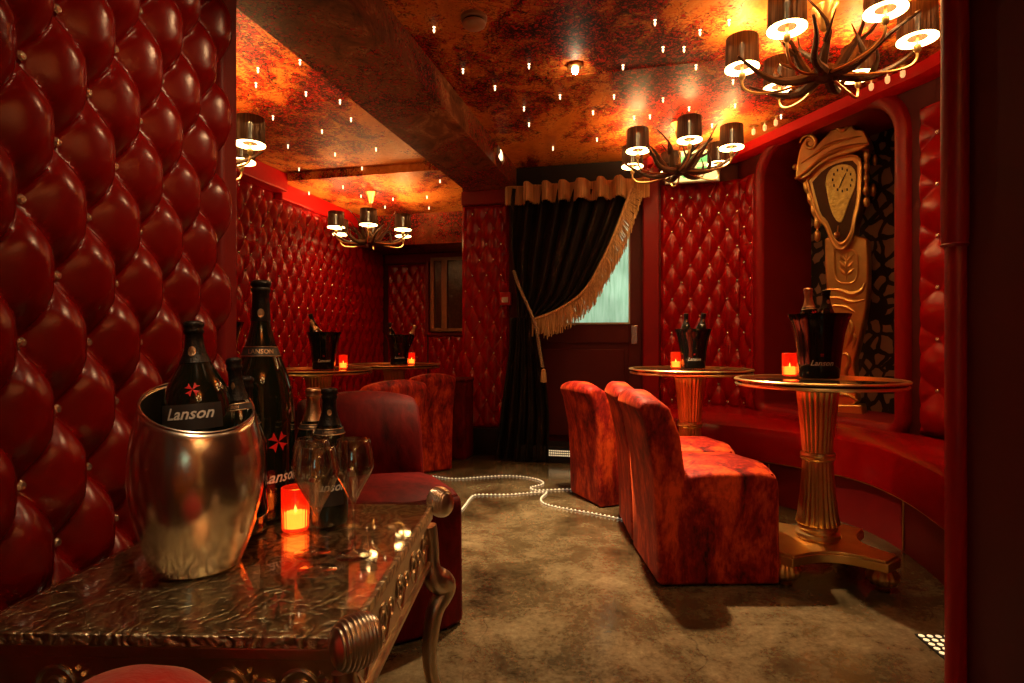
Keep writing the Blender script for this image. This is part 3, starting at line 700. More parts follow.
def cb(mb, name, mtl, par=cur, **k):
    o = mb.build(name, mtl, par, **k); o.matrix_parent_inverse = CI; return o
def swag(s, t):
    a = pl(LFT, t); b = pl(EDG, t); u = a[0]*(1-s)+b[0]*s; z = a[1]*(1-s)+b[1]*s
    z -= .10*math.sin(PI*t)*math.sin(PI*s)*(1-.3*s)
    amp = .028*(1-.55*t)+.004
    d = -amp*math.sin(2*PI*(8*s+.35*math.sin(3*t)))-.012*math.sin(2*PI*(15*s+.9*t))*(1-t*.5)-.03*t
    return cpos(u, z, d)
m = MB(); m.grid(swag, 110, 46); cb(m, 'swag', velvetblack, thick=.006, ang=180)
TL = [cu(*p) for p in [(513, 318), (512, 345), (507, 385), (503, 420), (497, 459)]]; TR = [cu(*p) for p in [(541, 316), (541, 335), (547, 375), (551, 415), (551, 459)]]
def tail(s, t):
    a = pl(TL, t); b = pl(TR, t); u = a[0]*(1-s)+b[0]*s; z = a[1]*(1-s)+b[1]*s; z = max(z, .012)
    return cpos(u, z, -.04-.03*math.sin(2*PI*5*s+1.2*t)*(.5+.5*t)-.012*math.sin(2*PI*11*s-2*t)-.035*t)
m = MB(); m.grid(tail, 70, 50); cb(m, 'tail', velvetblack, thick=.006, ang=180)
m = MB(); NF = 260
for i in range(NF):
    t = i/(NF-1); a = pl(EDG, t); 
    ln = .155*(.85+.3*random.random())*(0.35+.65*min(1, t*5)) if t < .93 else .12
    wgt = max(0, (.35-t)/.35)*.02
    dv = -.035-.03*t+random.uniform(-.006, .006)
    p0 = cpos(a[0]-.004, a[1]+.006, dv); p1 = cpos(a[0]+.06*(1-t)+wgt, a[1]-ln*.55, dv-.006); p2 = cpos(a[0]+.055*(1-t)+wgt+random.uniform(-.006, .006), a[1]-ln, dv)
    m.tube([p0, p1, p2], [.0042, .0036, .0030], 4)
fr = cb(m, 'fringe', fringe); fr['kind'] = 'stuff'
m = MB(); band = [cpos(pl(EDG, t/60)[0], pl(EDG, t/60)[1]+.004, -.045-.03*t/60) for t in range(61)]; m.tube(band, .011, 6); cb(m, 'fringe_band', fringe)
TB = [cu(*p) for p in [(517, 273), (522, 288), (529, 303), (536, 319), (540, 333), (542, 350), (545, 366)]]
m = MB(); q = sm(TB, 2)
for i in range(60):
    t = i/59; a = pl(q, t); x, y, z = cpos(a[0], a[1], -.10); m.sphere((x, y, z), .0135, 8, 6, sc=(1, 1, .75))
cb(m, 'tieback_rope', mat('tieback cord', (.34, .24, .14), .45, var=(60, .5)))
m = MB(); a = cu(546, 372); x, y, z = cpos(a[0], a[1], -.10); m.lathe([(.004, .03), (.018, .02), (.016, .006), (.02, 0), (.024, -.07), (.0001, -.075)], 12, c=(x, y, z)); cb(m, 'tassel', fringe)
# valance
vl = tag(empty('valance', (*uv(-.6, 4.26), 2.0)), 'wavy gold fringed valance across the top of the curtained door', 'valance')
VI = Matrix.Translation(vl.location).inverted()
bumps = [(.17, .028), (.30, .032), (.42, .035), (.55, .05), (.68, .033), (.80, .036)]
def vdep(s): return .11*sum(math.exp(-((s-c_)/(w*.8))**4) for c_, w in bumps)+.01*math.sin(40*s)
VU0, VU1 = -1.105, -.035
def vpos(s, z, o=0): x, y = uv(VU0+(VU1-VU0)*s, 4.30-vdep(s)-o); return (x, y, z)
m = MB(); m.grid(lambda s, t: vpos(s, 2.075-.125*t), 240, 3); o = m.build('fringe_cloth', fringe, vl, ang=180, thick=.008); o.matrix_parent_inverse = VI
m = MB()
for i in range(420):
    s = i/419; p = vpos(s, 2.07, .008); m.tube([p, (p[0], p[1], 1.945-random.uniform(0, .012))], [.0022, .0018], 3)
o = m.build('hanging_threads', fringe, vl); o['kind'] = 'stuff'; o.matrix_parent_inverse = VI
m = MB(); m.tube([vpos(i/240, 2.078) for i in range(241)], .007, 6); o = m.build('heading_cord', fringe, vl); o.matrix_parent_inverse = VI

# ================================================================ FURNITURE
def fillet(path, dcut):     # shorten and round the corners of an open xy path
    return sm([tuple(p) for p in path], 3)
# banquette along the right booth
BF = fillet([uv(-.0, 3.86), (1.12, 3.42), (1.36, 3.24), (1.60, 2.92), (1.665, 2.70), (1.63, 2.40), (1.54, 2.10), (1.45, 1.85), (1.40, 1.53)], 0)
BBK = [uv(0.05, 4.395), uv(.50, 4.39), (1.58, 4.07), (1.80, 3.42), (1.985, 2.84), (2.02, 2.5), (1.99, 2.2), (1.89, 1.92), (1.77, 1.53)]
def band(front, back, z0, z1, off=0, rnd=0.03, seg=90):
    m = MB(); prof = []
    vs = []
    q = [(off, z0), (off, z1-rnd), (off+rnd*.3, z1-rnd*.3), (off+rnd, z1), (None, z1+.012), (None, z0)]
    for i in range(seg+1):
        t = i/seg; f = Vector(pl(front, t)); b = Vector(pl(back, t)); d = (b-f); L_ = d.length; d.normalize()
        for (o_, z) in q:
            p = f+d*(L_ if o_ is None else o_)
            vs.append((p.x, p.y, z))
        
    k = len(q)
    m.add(vs, [(i*k+j, i*k+(j+1) % k, (i+1)*k+(j+1) % k, (i+1)*k+j) for i in range(seg) for j in range(k)]+[tuple(range(k)), tuple(seg*k+j for j in range(k-1, -1, -1))])
    return m
bq = tag(empty('banquette', (1.7, 3.0, 0)), 'long curved red leather banquette seat under the niche and tufted wall', 'bench')
BI = Matrix.Translation(bq.location).inverted()
o = band(BF, BBK, .24, .43, 0, .05).build('seat_cushion', leather, bq); o.matrix_parent_inverse = BI
o = band(BF, BBK, .0, .235, .05, .01).build('plinth', redpaint, bq, ang=50); o.matrix_parent_inverse = BI
m = MB()
for t in (.30, .42, .62): 
    f = Vector(pl(BF, t)); b = Vector(pl(BBK, t)); d = (b-f).normalized(); p = f+d*.046
    m.tube([(p.x, p.y, .01), (p.x, p.y, .22)], .004, 6)
q = [Vector(pl(BF, t/90))+(Vector(pl(BBK, t/90))-Vector(pl(BF, t/90))).normalized()*.012 for t in range(91)]
m.tube([(p.x, p.y, .238) for p in q], .006, 6)
o = m.build('piping', gold, bq); o.matrix_parent_inverse = BI
for k, t in enumerate((.36, .66)):
    pass

def make_table(gl=True):
    """pedestal bistro table, origin on the floor, 0.75 high"""
    r = empty('pedestal_table', (0, 0, 0))
    R = .307
    m = MB(); m.lathe([(R-.006, .728), (R-.004, .745), (R-.012, .748)], 64); m.build('tabletop', mat_tabletop, r)
    m = MB(); m.openlathe([(R-.014, .752), (R, .753), (R+.004, .749), (R+.002, .744), (R-.014, .743), (R-.014, .752)], 96); m.build('upper_rim', brass, r)
    m = MB(); m.openlathe([(R-.02, .735), (R-.004, .735), (R, .730), (R-.004, .724), (R-.02, .724), (R-.02, .735)], 96); m.build('lower_rim', brass, r)
    m = MB(); prof = [(.080, .712), (.080, .705), (.075, .70), (.0705, .66), (.064, .59), (.058, .52), (.054, .465)]
    m.lathe([(.0001, .7285), (.10, .7285), (.10, .718), (.082, .708)], 48)
    m.lathe(prof[1:], 128, flute=22, amp=.09, fz=(.46, .701)); m.build('fluted_column', gold, r, ang=60)
    m = MB(); m.lathe([(.050, .466), (.062, .462), (.064, .452), (.060, .446), (.064, .440), (.058, .432), (.050, .430)], 40); m.build('column_ring', brass, r)
    m = MB(); m.lathe([(.054, .434), (.056, .38), (.062, .30), (.071, .22), (.078, .185), (.070, .178)], 128, flute=22, amp=.09); m.build('lower_column', gold, r, ang=60)
    m = MB(); m.lathe([(.060, .180), (.072, .176), (.074, .166), (.066, .158), (.066, .150), (.080, .146), (.082, .134), (.074, .128), (.072, .118)], 40); m.build('column_foot', brass, r)
    # concave sided square plate
    pts = []
    for k in range(4):
        a = k*PI/2
        c = [(.275, -.052), (.275, .052)]
        seg_ = []
        for j in range(1, 12):
            t = j/12; x = .275*(1-t)+.052*t; y = .052*(1-t)+.275*t
            bow = .075*math.sin(PI*t); x -= bow*.707; y -= bow*.707; seg_.append((x, y))
        for x, y in [(.275, -.052), (.275, .052)]+seg_: pts.append((x*math.cos(a)-y*math.sin(a), x*math.sin(a)+y*math.cos(a)))
    m = MB(); m.prism(pts, .080, .112); m.prism([(x*.965, y*.965) for x, y in pts], .112, .122); m.build('base_plate', gold, r, bevel=.003, ang=30)
    f0 = None
    for k in range(4):
        a = k*PI/2; 
        m = MB(); m.lathe([(.022, .0), (.024, .006), (.012, .010), (.014, .014), (.038, .020), (.052, .038), (.053, .055), (.042, .072), (.038, .082)], 64, flute=14, amp=.10, fz=(.02, .076))
        if f0 is None: f0 = m.build('foot', gold, r, ang=60); f0.location = (.235, 0, 0)
        else:
            f = f0.copy(); C.objects.link(f); f.parent = r; f.location = (.235*math.cos(a), .235*math.sin(a), 0)
    return r
mat_tabletop = mat('dark mirrored tabletop', (.10, .07, .05), .05, metal=.6, coat=.6, coatr=.02)
t1 = make_table(); t1.location = (1.212, 2.30, 0); t1.rotation_euler = (0, 0, math.radians(35))
tag(t1, 'gold pedestal table nearest the camera, by the pilaster, with fluted column fully visible', 'table', 'gold pedestal tables')
def placet(loc, rz, sc, lab):
    o = copy_tree(t1); o.location = loc; o.rotation_euler = (0, 0, rz); o.scale = sc; return tag(o, lab, 'table', 'gold pedestal tables')
placet((.975, 3.18, 0), math.radians(20), (1.06, 1.06, 1), 'gold pedestal table behind the red velvet chairs, beside the tufted back wall')
ZL = .96
placet((-1.45, 2.52, 0), .3, (1, 1, ZL), 'small pedestal table hidden behind the padded partition edge, holding a black bucket')
placet((-1.25, 3.75, 0), .3, (1.1, 1.1, ZL), 'pedestal table of the left alcove behind the tall bottle')
placet((-.93, 4.58, 0), .3, (1.15, 1.15, ZL), 'pedestal table farthest back in the left alcove')

# slipcovered velvet chairs
def make_chair(mtl, w=.42, d=.46, h=.68, seat=.41, name='velvet_chair'):
    r = empty(name, (0, 0, 0)); rs = random.Random(5)
    x0, x1 = -d/2, d/2          # faces +x
    def blob(poly, ww, bev, nm, crown=0, wtop=1.0):
        # side profile extruded across y, several slices so that it can bulge
        ny = 8; k = len(poly); vs = []
        for i in range(ny+1):
            t = i/ny*2-1
            for (x, z, cr, cs) in poly:
                vs.append((x+cr*(1-t*t), t*ww/2*(1-(1-wtop)*min(1, z/h)), z+cs*(1-t*t)))
        m = MB(); fs = [(i*k+j, i*k+(j+1) % k, (i+1)*k+(j+1) % k, (i+1)*k+j) for i in range(ny) for j in range(k)]
        fs += [tuple(range(k-1, -1, -1)), tuple(ny*k+j for j in range(k))]
        m.add(vs, fs); return m.build(nm, mtl, r, bevel=bev, ang=180)
    blob([(x0, .004, 0, 0), (x0-.004, .2, -.004, 0), (x0-.016, .42, -.010, 0), (x0-.050, .60, -.02, .0), (x0-.072, h-.03, -.022, .012), (x0-.055, h, -.012, .03), (x0+.0, h-.004, 0, .03), (x0+.045, h-.03, .008, .014), (x0+.085, .55, .012, 0), (x0+.105, seat, .012, 0), (x0+.11, .2, 0, 0), (x0+.11, .004, 0, 0)], w, .022, 'backrest')
    blob([(x0+.075, .004, 0, 0), (x0+.075, seat-.01, 0, .01), (x0+.2, seat+.004, 0, .022), (x1-.06, seat+.004, 0, .024), (x1-.006, seat-.012, .035, .012), (x1, seat-.05, .04, 0), (x1+.002, .2, .04, 0), (x1+.006, .004, .042, 0)], w*.985, .016, 'seat')
    m = MB()
    for y in (-w*.28, w*.28): m.box((x0+.07, y, .002), (.03, .03, .004)); m.box((x1-.05, y, .002), (.03, .03, .004))
    # piped seam along the seat edge
    s = [(x1-.02, -w*.46, seat-.006), (x1+.012, -w*.2, seat-.003), (x1+.022, 0, seat-.001), (x1+.012, w*.2, seat-.003), (x1-.02, w*.46, seat-.006)]
    m2 = MB(); m2.tube(sm(s, 2), .006, 6); m2.build('seam', mtl, r)
    return r
ch = make_chair(velvet); ch.scale = (.97, 1, 1); ch.location = (.755, 2.335, 0); ch.rotation_euler = (0, 0, math.radians(1))
G = 'red velvet slipcovered chairs'
tag(ch, 'orange red crushed velvet chair nearest on the right, beside the gold pedestal table', 'chair', G)
def placec(loc, deg, lab, sc=(1, 1, 1), src=None):
    o = copy_tree(src or ch); o.location = loc; o.rotation_euler = (0, 0, math.radians(deg)); o.scale = sc; return tag(o, lab, 'chair', G)
placec((.772, 2.775, 0), -2, 'red velvet chair mostly hidden behind the nearest right chair', (1, .93, 1))
placec((.625, 3.375, 0), 21, 'mottled red velvet chair standing alone before the door, farthest right chair', (1, .86, .955))
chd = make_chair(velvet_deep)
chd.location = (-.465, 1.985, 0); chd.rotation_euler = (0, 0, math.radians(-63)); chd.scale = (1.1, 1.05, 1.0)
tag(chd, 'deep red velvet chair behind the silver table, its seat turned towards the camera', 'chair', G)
placec((-.85, 3.45, 0), 140, 'red velvet chair pushed in at the left alcove table, middle of the left chairs', (.95, 1.0, .965), None)
placec((-.66, 4.14, 0), 123, 'worn bright red velvet chair by the tufted pillar, broad back facing the room', (.85, .78, .965), None)
e = tag(empty('banquette_end', (-.395, 4.50, 0)), 'low dark red velvet bench end against the foot of the tufted pillar', 'bench')
m = MB(); m.box((0, 0, .30), (.14, .22, .60), math.radians(-14)); m.build('side_panel', velvet_deep, e, bevel=.02)
m = MB(); m.box((0, 0, .605), (.15, .23, .03), math.radians(-14)); m.build('top_roll', velvet_deep, e, bevel=.012)

# foreground stool
e = tag(empty('velvet_stool', (-.405, .595, .010)), 'bright red velvet stool top just below the silver table front', 'stool')
m = MB(); m.lathe([(.10, .40), (.11, .42), (.11, .46), (.10, .49), (.08, .513), (.045, .534), (.0001, .541)], 40); m.build('seat', mat('shiny red velvet', (.62, .012, .012), .5, sheen=.6, bump=(30, .5, .01), var=(20, .3)), e)
m = MB()
for k in range(4):
    a = PI/4+k*PI/2
    m = MB(); m.tube([(.08*math.cos(a), .08*math.sin(a), .41), (.085*math.cos(a), .085*math.sin(a), .2), (.09*math.cos(a), .09*math.sin(a), .0)], [.022, .014, .012], 8); m.build('leg', pewter, e)

# ---------------------------------------------------------------- silver side table
TY0, TY1, TX0, TX1 = .785, 1.42, -.735, -.205
tb = tag(empty('silver_table', (-.5, 1.1, 0)), 'large embossed silver table with glass top and scrolled corners in the left foreground', 'table')
TI = Matrix.Translation(tb.location).inverted()
TSK = .045
def tp(x, y, z): return (x+(y-1.1)*TSK, y-(x+.5)*.03, z)
def tbuild(mb, name, mtl, par=tb, **k):
    o = mb.build(name, mtl, par, **k); o.matrix_parent_inverse = TI; return o
def tprism(mb, x0, x1, y0, y1, z0, z1): mb.prism([tp(x, y, 0)[:2] for x, y in ((x0, y0), (x1, y0), (x1, y1), (x0, y1))], z0, z1)
m = MB(); tprism(m, TX0, TX1, TY0, TY1, .487, .503); tbuild(m, 'tabletop', emboss, bevel=.002, smooth=False)
m = MB(); tprism(m, TX0+.005, TX1-.005, TY0+.004, TY1-.004, .5035, .51); 
def thin_glass(nm, st):
    m_, nt, b, N, L = newmat(nm); g = N.new('ShaderNodeBsdfGlossy'); g.inputs['Roughness'].default_value = .03
    t = N.new('ShaderNodeBsdfTransparent'); lw = N.new('ShaderNodeLayerWeight'); lw.inputs[0].default_value = .5; f = ramp(N, [(0, (st[0],)*3), (.55, (st[1],)*3), (.85, (st[2],)*3), (1, (st[3],)*3)]); L.new(lw.outputs['Facing'], f.inputs[0]); mx = N.new('ShaderNodeMixShader')
    nz = N.new('ShaderNodeTexNoise'); nz.inputs['Scale'].default_value = 4; r = ramp(N, [(0, (.93, .93, .90)), (1, (.97, .97, .94))]); L.new(nz.outputs['Fac'], r.inputs[0]); L.new(r.outputs[0], t.inputs[0])
    L.new(f.outputs[0], mx.inputs[0]); L.new(t.outputs[0], mx.inputs[1]); L.new(g.outputs[0], mx.inputs[2]); L.new(mx.outputs[0], N['Material Output'].inputs[0]); return m_
topglass = thin_glass('thin sheet glass', (.10, .22, .5, .9))
tbuild(m, 'glass_sheet', topglass, bevel=.001, smooth=False)
m = MB(); tprism(m, TX0+.01, TX1-.012, TY0+.014, TY1-.014, .36, .486)
tbuild(m, 'apron', pewter, bevel=.004, smooth=False)
m = MB()
tprism(m, TX0, TX1-.004, TY0+.004, TY0+.02, .468, .486); tprism(m, TX0, TX1-.004, TY0+.004, TY0+.018, .36, .372)
tprism(m, TX1-.018, TX1-.002, TY0+.02, TY1, .468, .486); tprism(m, TX1-.018, TX1-.002, TY0+.02, TY1, .36, .372)
tbuild(m, 'moulding', pewter, bevel=.003, smooth=False)
def spiral(cx, cz, r, turns, dirn=1, a0=0, n=26):
    return [(cx+r*(1-.82*i/n)*math.cos(a0+dirn*turns*2*PI*i/n), cz+r*(1-.82*i/n)*math.sin(a0+dirn*turns*2*PI*i/n)) for i in range(n+1)]
m = MB()
def relief(face, pts, rad):
    P = []
    for a, z in pts: P.append(tp(a, TY0+.013, z) if face == 'f' else tp(TX1-.012, a, z))
    n_ = len(P); m.tube(P, [rad*(.45+.55*math.sin(PI*(i+.5)/n_)) for i in range(n_)], 6)
for cx in (-.62, -.50, -.38, -.28):
    relief('f', spiral(cx, .425, .030, 1.6, 1, 0), .0045); relief('f', spiral(cx+.055, .418, .022, 1.5, -1, PI), .004)
    relief('f', [(cx-.05+.012*i, .40+.018*math.sin(i*.9)) for i in range(10)], .004)
    for q in range(5): relief('f', [(cx+.03+.008*q, .445-.008*q), (cx+.034+.008*q, .449-.008*q)], .0045)
for cy in (.88, 1.0, 1.12, 1.24, 1.35):
    relief('s', spiral(cy, .425, .030, 1.6, 1, 0), .0045); relief('s', spiral(cy+.055, .418, .022, 1.5, -1, PI), .004)
    relief('s', [(cy-.05+.012*i, .40+.018*math.sin(i*.9)) for i in range(10)], .004)
tbuild(m, 'scroll_relief', pewter)
# corner scrolls: ribbed rolls that curl over each corner, and S-shaped legs
LEGP = [(0, 0, .455), (.010, 0, .40), (.006, 0, .36), (.010, 0, .33), (.030, 0, .312), (.050, 0, .295), (.040, 0, .272), (.016, 0, .25), (.004, 0, .20), (-.002, 0, .14), (.004, 0, .09), (.018, 0, .05), (.030, 0, .026), (.022, 0, .010)]
LEGR = [.017, .015, .018, .028, .033, .028, .024, .022, .020, .018, .016, .016, .020, .010]
def rot(p, a): return (p[0]*math.cos(a)-p[1]*math.sin(a), p[0]*math.sin(a)+p[1]*math.cos(a), p[2])
for (x, y, a) in ((TX1, TY0, -PI/4), (TX1, TY1, PI/4), (TX0, TY0, -3*PI/4), (TX0, TY1, 3*PI/4)):
    c = Vector(tp(x, y, 0)); 
    if x == TX0: a_ = a
    m = MB()
    P = sm([(p[0]-.012, p[1], p[2]) for p in LEGP], 2); Rr = [r_[0] for r_ in sm([(r, 0) for r in LEGR], 2)]
    # orient towards the outside corner
    m.tube([(rot(p, a)[0]+c.x, rot(p, a)[1]+c.y, p[2]) for p in P], Rr, 12)
    lg_ = tbuild(m, 'leg', pewter)
    m = MB(); n_ = 8; ax = Vector((math.cos(a+PI/2), math.sin(a+PI/2), 0)); out = Vector((math.cos(a), math.sin(a), 0))
    cc = c+out*.020+Vector((0, 0, .506))
    # roll: lathe along ax with ribs
    NS, NA = 44, 20; vs = []
    for i in range(NS+1):
        t = i/NS*2-1; base = .027*(1-.30*t*t)*math.sqrt(max(0.02, 1-t**8)); rr = base*(1+.10*abs(math.sin(t*5.5*PI)))
        for j in range(NA):
            aa = 2*PI*j/NA; vs.append(cc+ax*(t*.034)+out*(rr*math.cos(aa))+Vector((0, 0, rr*1.25*math.sin(aa))))
    m.add(vs, [(i*NA+j, i*NA+(j+1) % NA, (i+1)*NA+(j+1) % NA, (i+1)*NA+j) for i in range(NS) for j in range(NA)]+[tuple(range(NA-1, -1, -1)), tuple(NS*NA+j for j in range(NA))])
    tbuild(m, 'corner_scroll', mat('bright silver scroll', (.85, .74, .58), .28, metal=1), ang=60)

# ---------------------------------------------------------------- bottles, buckets, candles, glasses
def interp(prof, z):
    for i in range(len(prof)-1):
        if prof[i][1] <= z <= prof[i+1][1]:
            k = (z-prof[i][1])/max(1e-6, prof[i+1][1]-prof[i][1]); return prof[i][0]*(1-k)+prof[i+1][0]*k
    return prof[-1][0]
def bottle(name, prof, foil_z, top, foilmat, label=None, collar=None, cross=None, facing=-PI/2, crest=None, lower_logo=None, labelmat=None):
    """prof: glass (r, z) up to the foil; origin at the base"""
    r = empty(name, (0, 0, 0)); pr = sm(prof, 2)
    m = MB(); m.lathe([(.0001, .006)]+pr, 40); m.build('glass_body', bottleglass, r, ang=60)
    rn = interp(pr, foil_z)
    m = MB(); h = top-foil_z
    ne = pr[-1][0]
    m.lathe([(interp(pr, foil_z+h*t_)+.0011, foil_z+h*t_) for t_ in (0, .08, .16, .25, .35, .48)]+[(ne+.001, foil_z+h*.68), (ne*1.22, foil_z+h*.72), (ne*1.26, foil_z+h*.78), (ne*1.12, foil_z+h*.82), (ne*1.30, foil_z+h*.88), (ne*1.28, foil_z+h*.96), (ne*.9, top), (.0001, top+.001)], 28); m.build('foil', foilmat, r, ang=60)
    Rf = lambda z: interp(pr, z)
    def patch(z0, z1, half, off, mtl, nm, nz=6):
        mm = MB(); mm.grid(lambda s, t: ((Rf(z0+(z1-z0)*t)+off)*math.cos(facing-half+2*half*s), (Rf(z0+(z1-z0)*t)+off)*math.sin(facing-half+2*half*s), z0+(z1-z0)*t), 24, nz)
        return mm.build(nm, mtl, r, ang=180)
    if label:
        z0, z1, half, txt, size, style = label
        lb_ = patch(z0, z1, half, .0008, labelmat or blacklabel, 'label')
        mm = MB(); V, Fs = scaled(LOGO if style == 0 else LOGOCAP, size); wrap_add(mm, V, Fs, 0, facing, (z0+z1)/2+ (z1-z0)*.12, .0016, Rf)
        mm.build('lettering', white if (labelmat or blacklabel) is not creamlabel else blacklabel, lb_, smooth=False)
    if collar:
        z0, z1, size = collar; cb_ = patch(z0, z1, PI, .0010, blacklabel, 'collar_band', 3)
        mm = MB(); 
        for zz in (z0, z1): mm.openlathe([(Rf(zz)+.0009, zz-.0012), (Rf(zz)+.0022, zz), (Rf(zz)+.0009, zz+.0012)], 32)
        V, Fs = scaled(LOGOCAP, size); wrap_add(mm, V, Fs, 0, facing, (z0+z1)/2, .0018, Rf); mm.build('lettering', goldfoil, cb_, smooth=False)
    if cross:
        z, size, da = cross; mm = MB(); V, Fs = cross_geo(size, PI/4+.1); wrap_add(mm, V, Fs, 0, facing+da, z, .0014, Rf); mm.build('cross_emblem', crossred, r, smooth=False)
    if lower_logo:
        z, size, da = lower_logo; mm = MB(); V, Fs = scaled(LOGO, size); wrap_add(mm, V, Fs, 0, facing+da, z, .0014, Rf); mm.build('logo', white, r, smooth=False)
    if crest:
        z, size = crest; mm = MB()
        V = [(size*math.cos(2*PI*k/12)*.75, size*math.sin(2*PI*k/12)) for k in range(12)]; rr = lambda zz: interp(pr, zz)+.001
        wrap_add(mm, V, [tuple(range(12))], 0, facing, z, .0012, rr); mm.build('neck_seal', goldfoil, r, smooth=False)
    return r
STD = [(.036, 0), (.043, .003), (.044, .02), (.0445, .165), (.042, .19), (.033, .218), (.022, .242), (.0165, .262), (.0150, .285)]
def std(name='champagne_bottle', foil=blackfoil, **k):
    return bottle(name, STD, .232, .318, foil, **k)
JER = [(.060, 0), (.069, .004), (.071, .02), (.072, .20), (.0715, .235), (.067, .275), (.058, .315), (.045, .347), (.034, .375), (.025, .405), (.019, .435), (.0165, .485)]
jb = bottle('champagne_bottle', JER, .435, .526, blackfoil, collar=(.357, .377, .014), cross=(.172, .024, .50), lower_logo=(.095, .034, .62), crest=(.452, .010), facing=-1.16)
jb.location = (-.563, 1.30, .511); tag(jb, 'tall oversized dark champagne bottle with large red cross standing behind the silver bucket', 'bottle')
b1 = std(label=(.055, .125, .8, 'Lanson', .030, 0), cross=(.150, .012, 0), collar=(.222, .234, .008), crest=(.262, .007), labelmat=creamlabel, facing=-PI/2+.35)
b1.location = (-.548, 1.185, .511); tag(b1, 'dark champagne bottle with cream label squeezed between silver bucket and tall bottle', 'bottle')
b2 = std(foil=goldfoil, label=(.05, .12, .8, 'Lanson', .028, 0), collar=(.212, .224, .008), crest=(.262, .007), facing=-PI/2+.2)
b2.location = (-.468, 1.365, .511); b2.scale = (.92, .92, .88); tag(b2, 'champagne bottle with coppery foiled neck behind the tulip glasses, left of the black necked one', 'bottle')
b4 = std(label=(.05, .12, .8, 'Lanson', .028, 0), collar=(.212, .224, .008), crest=(.262, .007), facing=-PI/2+.3)
b4.location = (-.392, 1.245, .511); b4.scale = (.90, .90, .91); tag(b4, 'black necked champagne bottle directly behind the tulip glasses', 'bottle')

# barrel wine cooler with slanting rim
bk = tag(empty('ice_bucket', (-.546, 1.01, .511), math.radians(42)), 'polished silver barrel shaped ice bucket with slanted rim in the foreground', 'bucket')
m = MB(); NR_, NA_ = 26, 64
prof = sm([(.074, 0), (.077, .006), (.096, .05), (.113, .11), (.1175, .16), (.114, .21), (.105, .25), (.0985, .275)], 2)
def rimz(a, r): return .277+.036*math.sin(a)*1.0
def bpt(r, z, a): 
    k = max(0, z)/.275; s = 1+(rimz(a, r)-.277)/.277*k**3; return (r*math.cos(a), r*math.sin(a), z*s)
vs = []; P_ = [(.0001, .0)]+list(prof)+[(.0945, .276), (.0935, .272)]+[(r-.004, z) for r, z in prof[::-1] if .01 < z < .27]+[(.070, .012), (.0001, .012)]
for r, z in P_:
    for j in range(NA_): vs.append(bpt(r, z, 2*PI*j/NA_))
m.add(vs, [(i*NA_+j, i*NA_+(j+1) % NA_, (i+1)*NA_+(j+1) % NA_, (i+1)*NA_+j) for i in range(len(P_)-1) for j in range(NA_)])
bk.scale = (.91, .91, 1); m.build('bucket_body', silver, bk, ang=180)
m = MB(); m.tube([bpt(.0965, .277, 2*PI*j/64) for j in range(65)], .0028, 8); m.build('rolled_rim', silver, bk)
MAG = [(.050, 0), (.056, .003), (.057, .02), (.0575, .225), (.055, .25), (.047, .278), (.033, .303), (.021, .325), (.0145, .345), (.0130, .362)]
bm1 = bottle('champagne_bottle', MAG, .318, .392, blackfoil, label=(.205, .248, .95, 'L', .027, 0), cross=(.272, .0125, .12), crest=(.338, .009), facing=-PI/2+.25)
bm1.location = (-.538, 1.015, .545); bm1.rotation_euler = (math.radians(-2), math.radians(-4), 0); tag(bm1, 'wide dark champagne bottle with red cross, left one inside the silver ice bucket', 'bottle')
b3 = std(label=(.10, .16, .8, 'L', .026, 0), collar=(.214, .226, .008), crest=(.262, .007))
b3.location = (-.476, 1.055, .580); b3.rotation_euler = (math.radians(-2), math.radians(-7), 0); b3.scale = (.72, .72, .92); tag(b3, 'slim foil topped champagne bottle, right one inside the silver ice bucket', 'bottle')

def make_bucket():
    r = empty('champagne_bucket', (0, 0, 0))
    m = MB(); m.lathe([(.0001, 0), (.072, 0), (.0755, .004), (.080, .06), (.086, .12), (.095, .18), (.108, .23), (.119, .258), (.119, .262), (.115, .262), (.104, .228), (.090, .178), (.081, .12), (.074, .06), (.070, .012), (.0001, .012)], 48); m.build('bucket_body', blackplastic, r, ang=60)
    Rf = lambda z: interp([(.0755, .004), (.080, .06), (.086, .12), (.095, .18)], z)
    m = MB(); V, Fs = scaled(LOGO, .030); wrap_add(m, V, Fs, 0, -PI/2, .062, .0016, Rf); m.build('logo', white, r, smooth=False)
    m = MB(); V, Fs = cross_geo(.008); wrap_add(m, V, Fs, 0, -PI/2, .095, .0016, Rf); m.build('cross_emblem', crossred, r, smooth=False)
    return r
bu = make_bucket()
def placeb(loc, sc, rz, lab, first=False):
    o = bu if first else copy_tree(bu); o.location = loc; o.scale = (sc,)*3; o.rotation_euler = (0, 0, rz); return tag(o, lab, 'bucket', 'black champagne buckets')
bA = std(foil=goldfoil, label=(.06, .13, .8, 'L', .026, 0), cross=(.20, .016, .1), collar=(.222, .232, .008), crest=(.262, .008))
bB = std(foil=blackfoil, label=(.06, .13, .8, 'L', .026, 0), crest=(.262, .010))
used = set()
def inbucket(src, loc, lean, az, sc, lab):
    o = src if src.name not in used else copy_tree(src)
    used.add(src.name)
    o.location = loc; o.scale = (sc,)*3
    ax = Vector((-math.sin(az), math.cos(az), 0)); o.rotation_mode = 'QUATERNION'
    from mathutils import Quaternion
    o.rotation_quaternion = Quaternion(ax, lean); return tag(o, lab, 'bottle', 'bottles cooling in black buckets')
# right near table
placeb((1.238, 2.34, .7535), .98, .50*0-.35, 'black flared champagne bucket on the nearest right pedestal table', True)
inbucket(bA, (1.203, 2.33, .835), -.05, 0, .88, 'gold foiled champagne bottle leaning left in the nearest right bucket')
inbucket(bB, (1.275, 2.355, .83), .0, 0, .88, 'black foiled champagne bottle on the right side of the nearest right bucket')
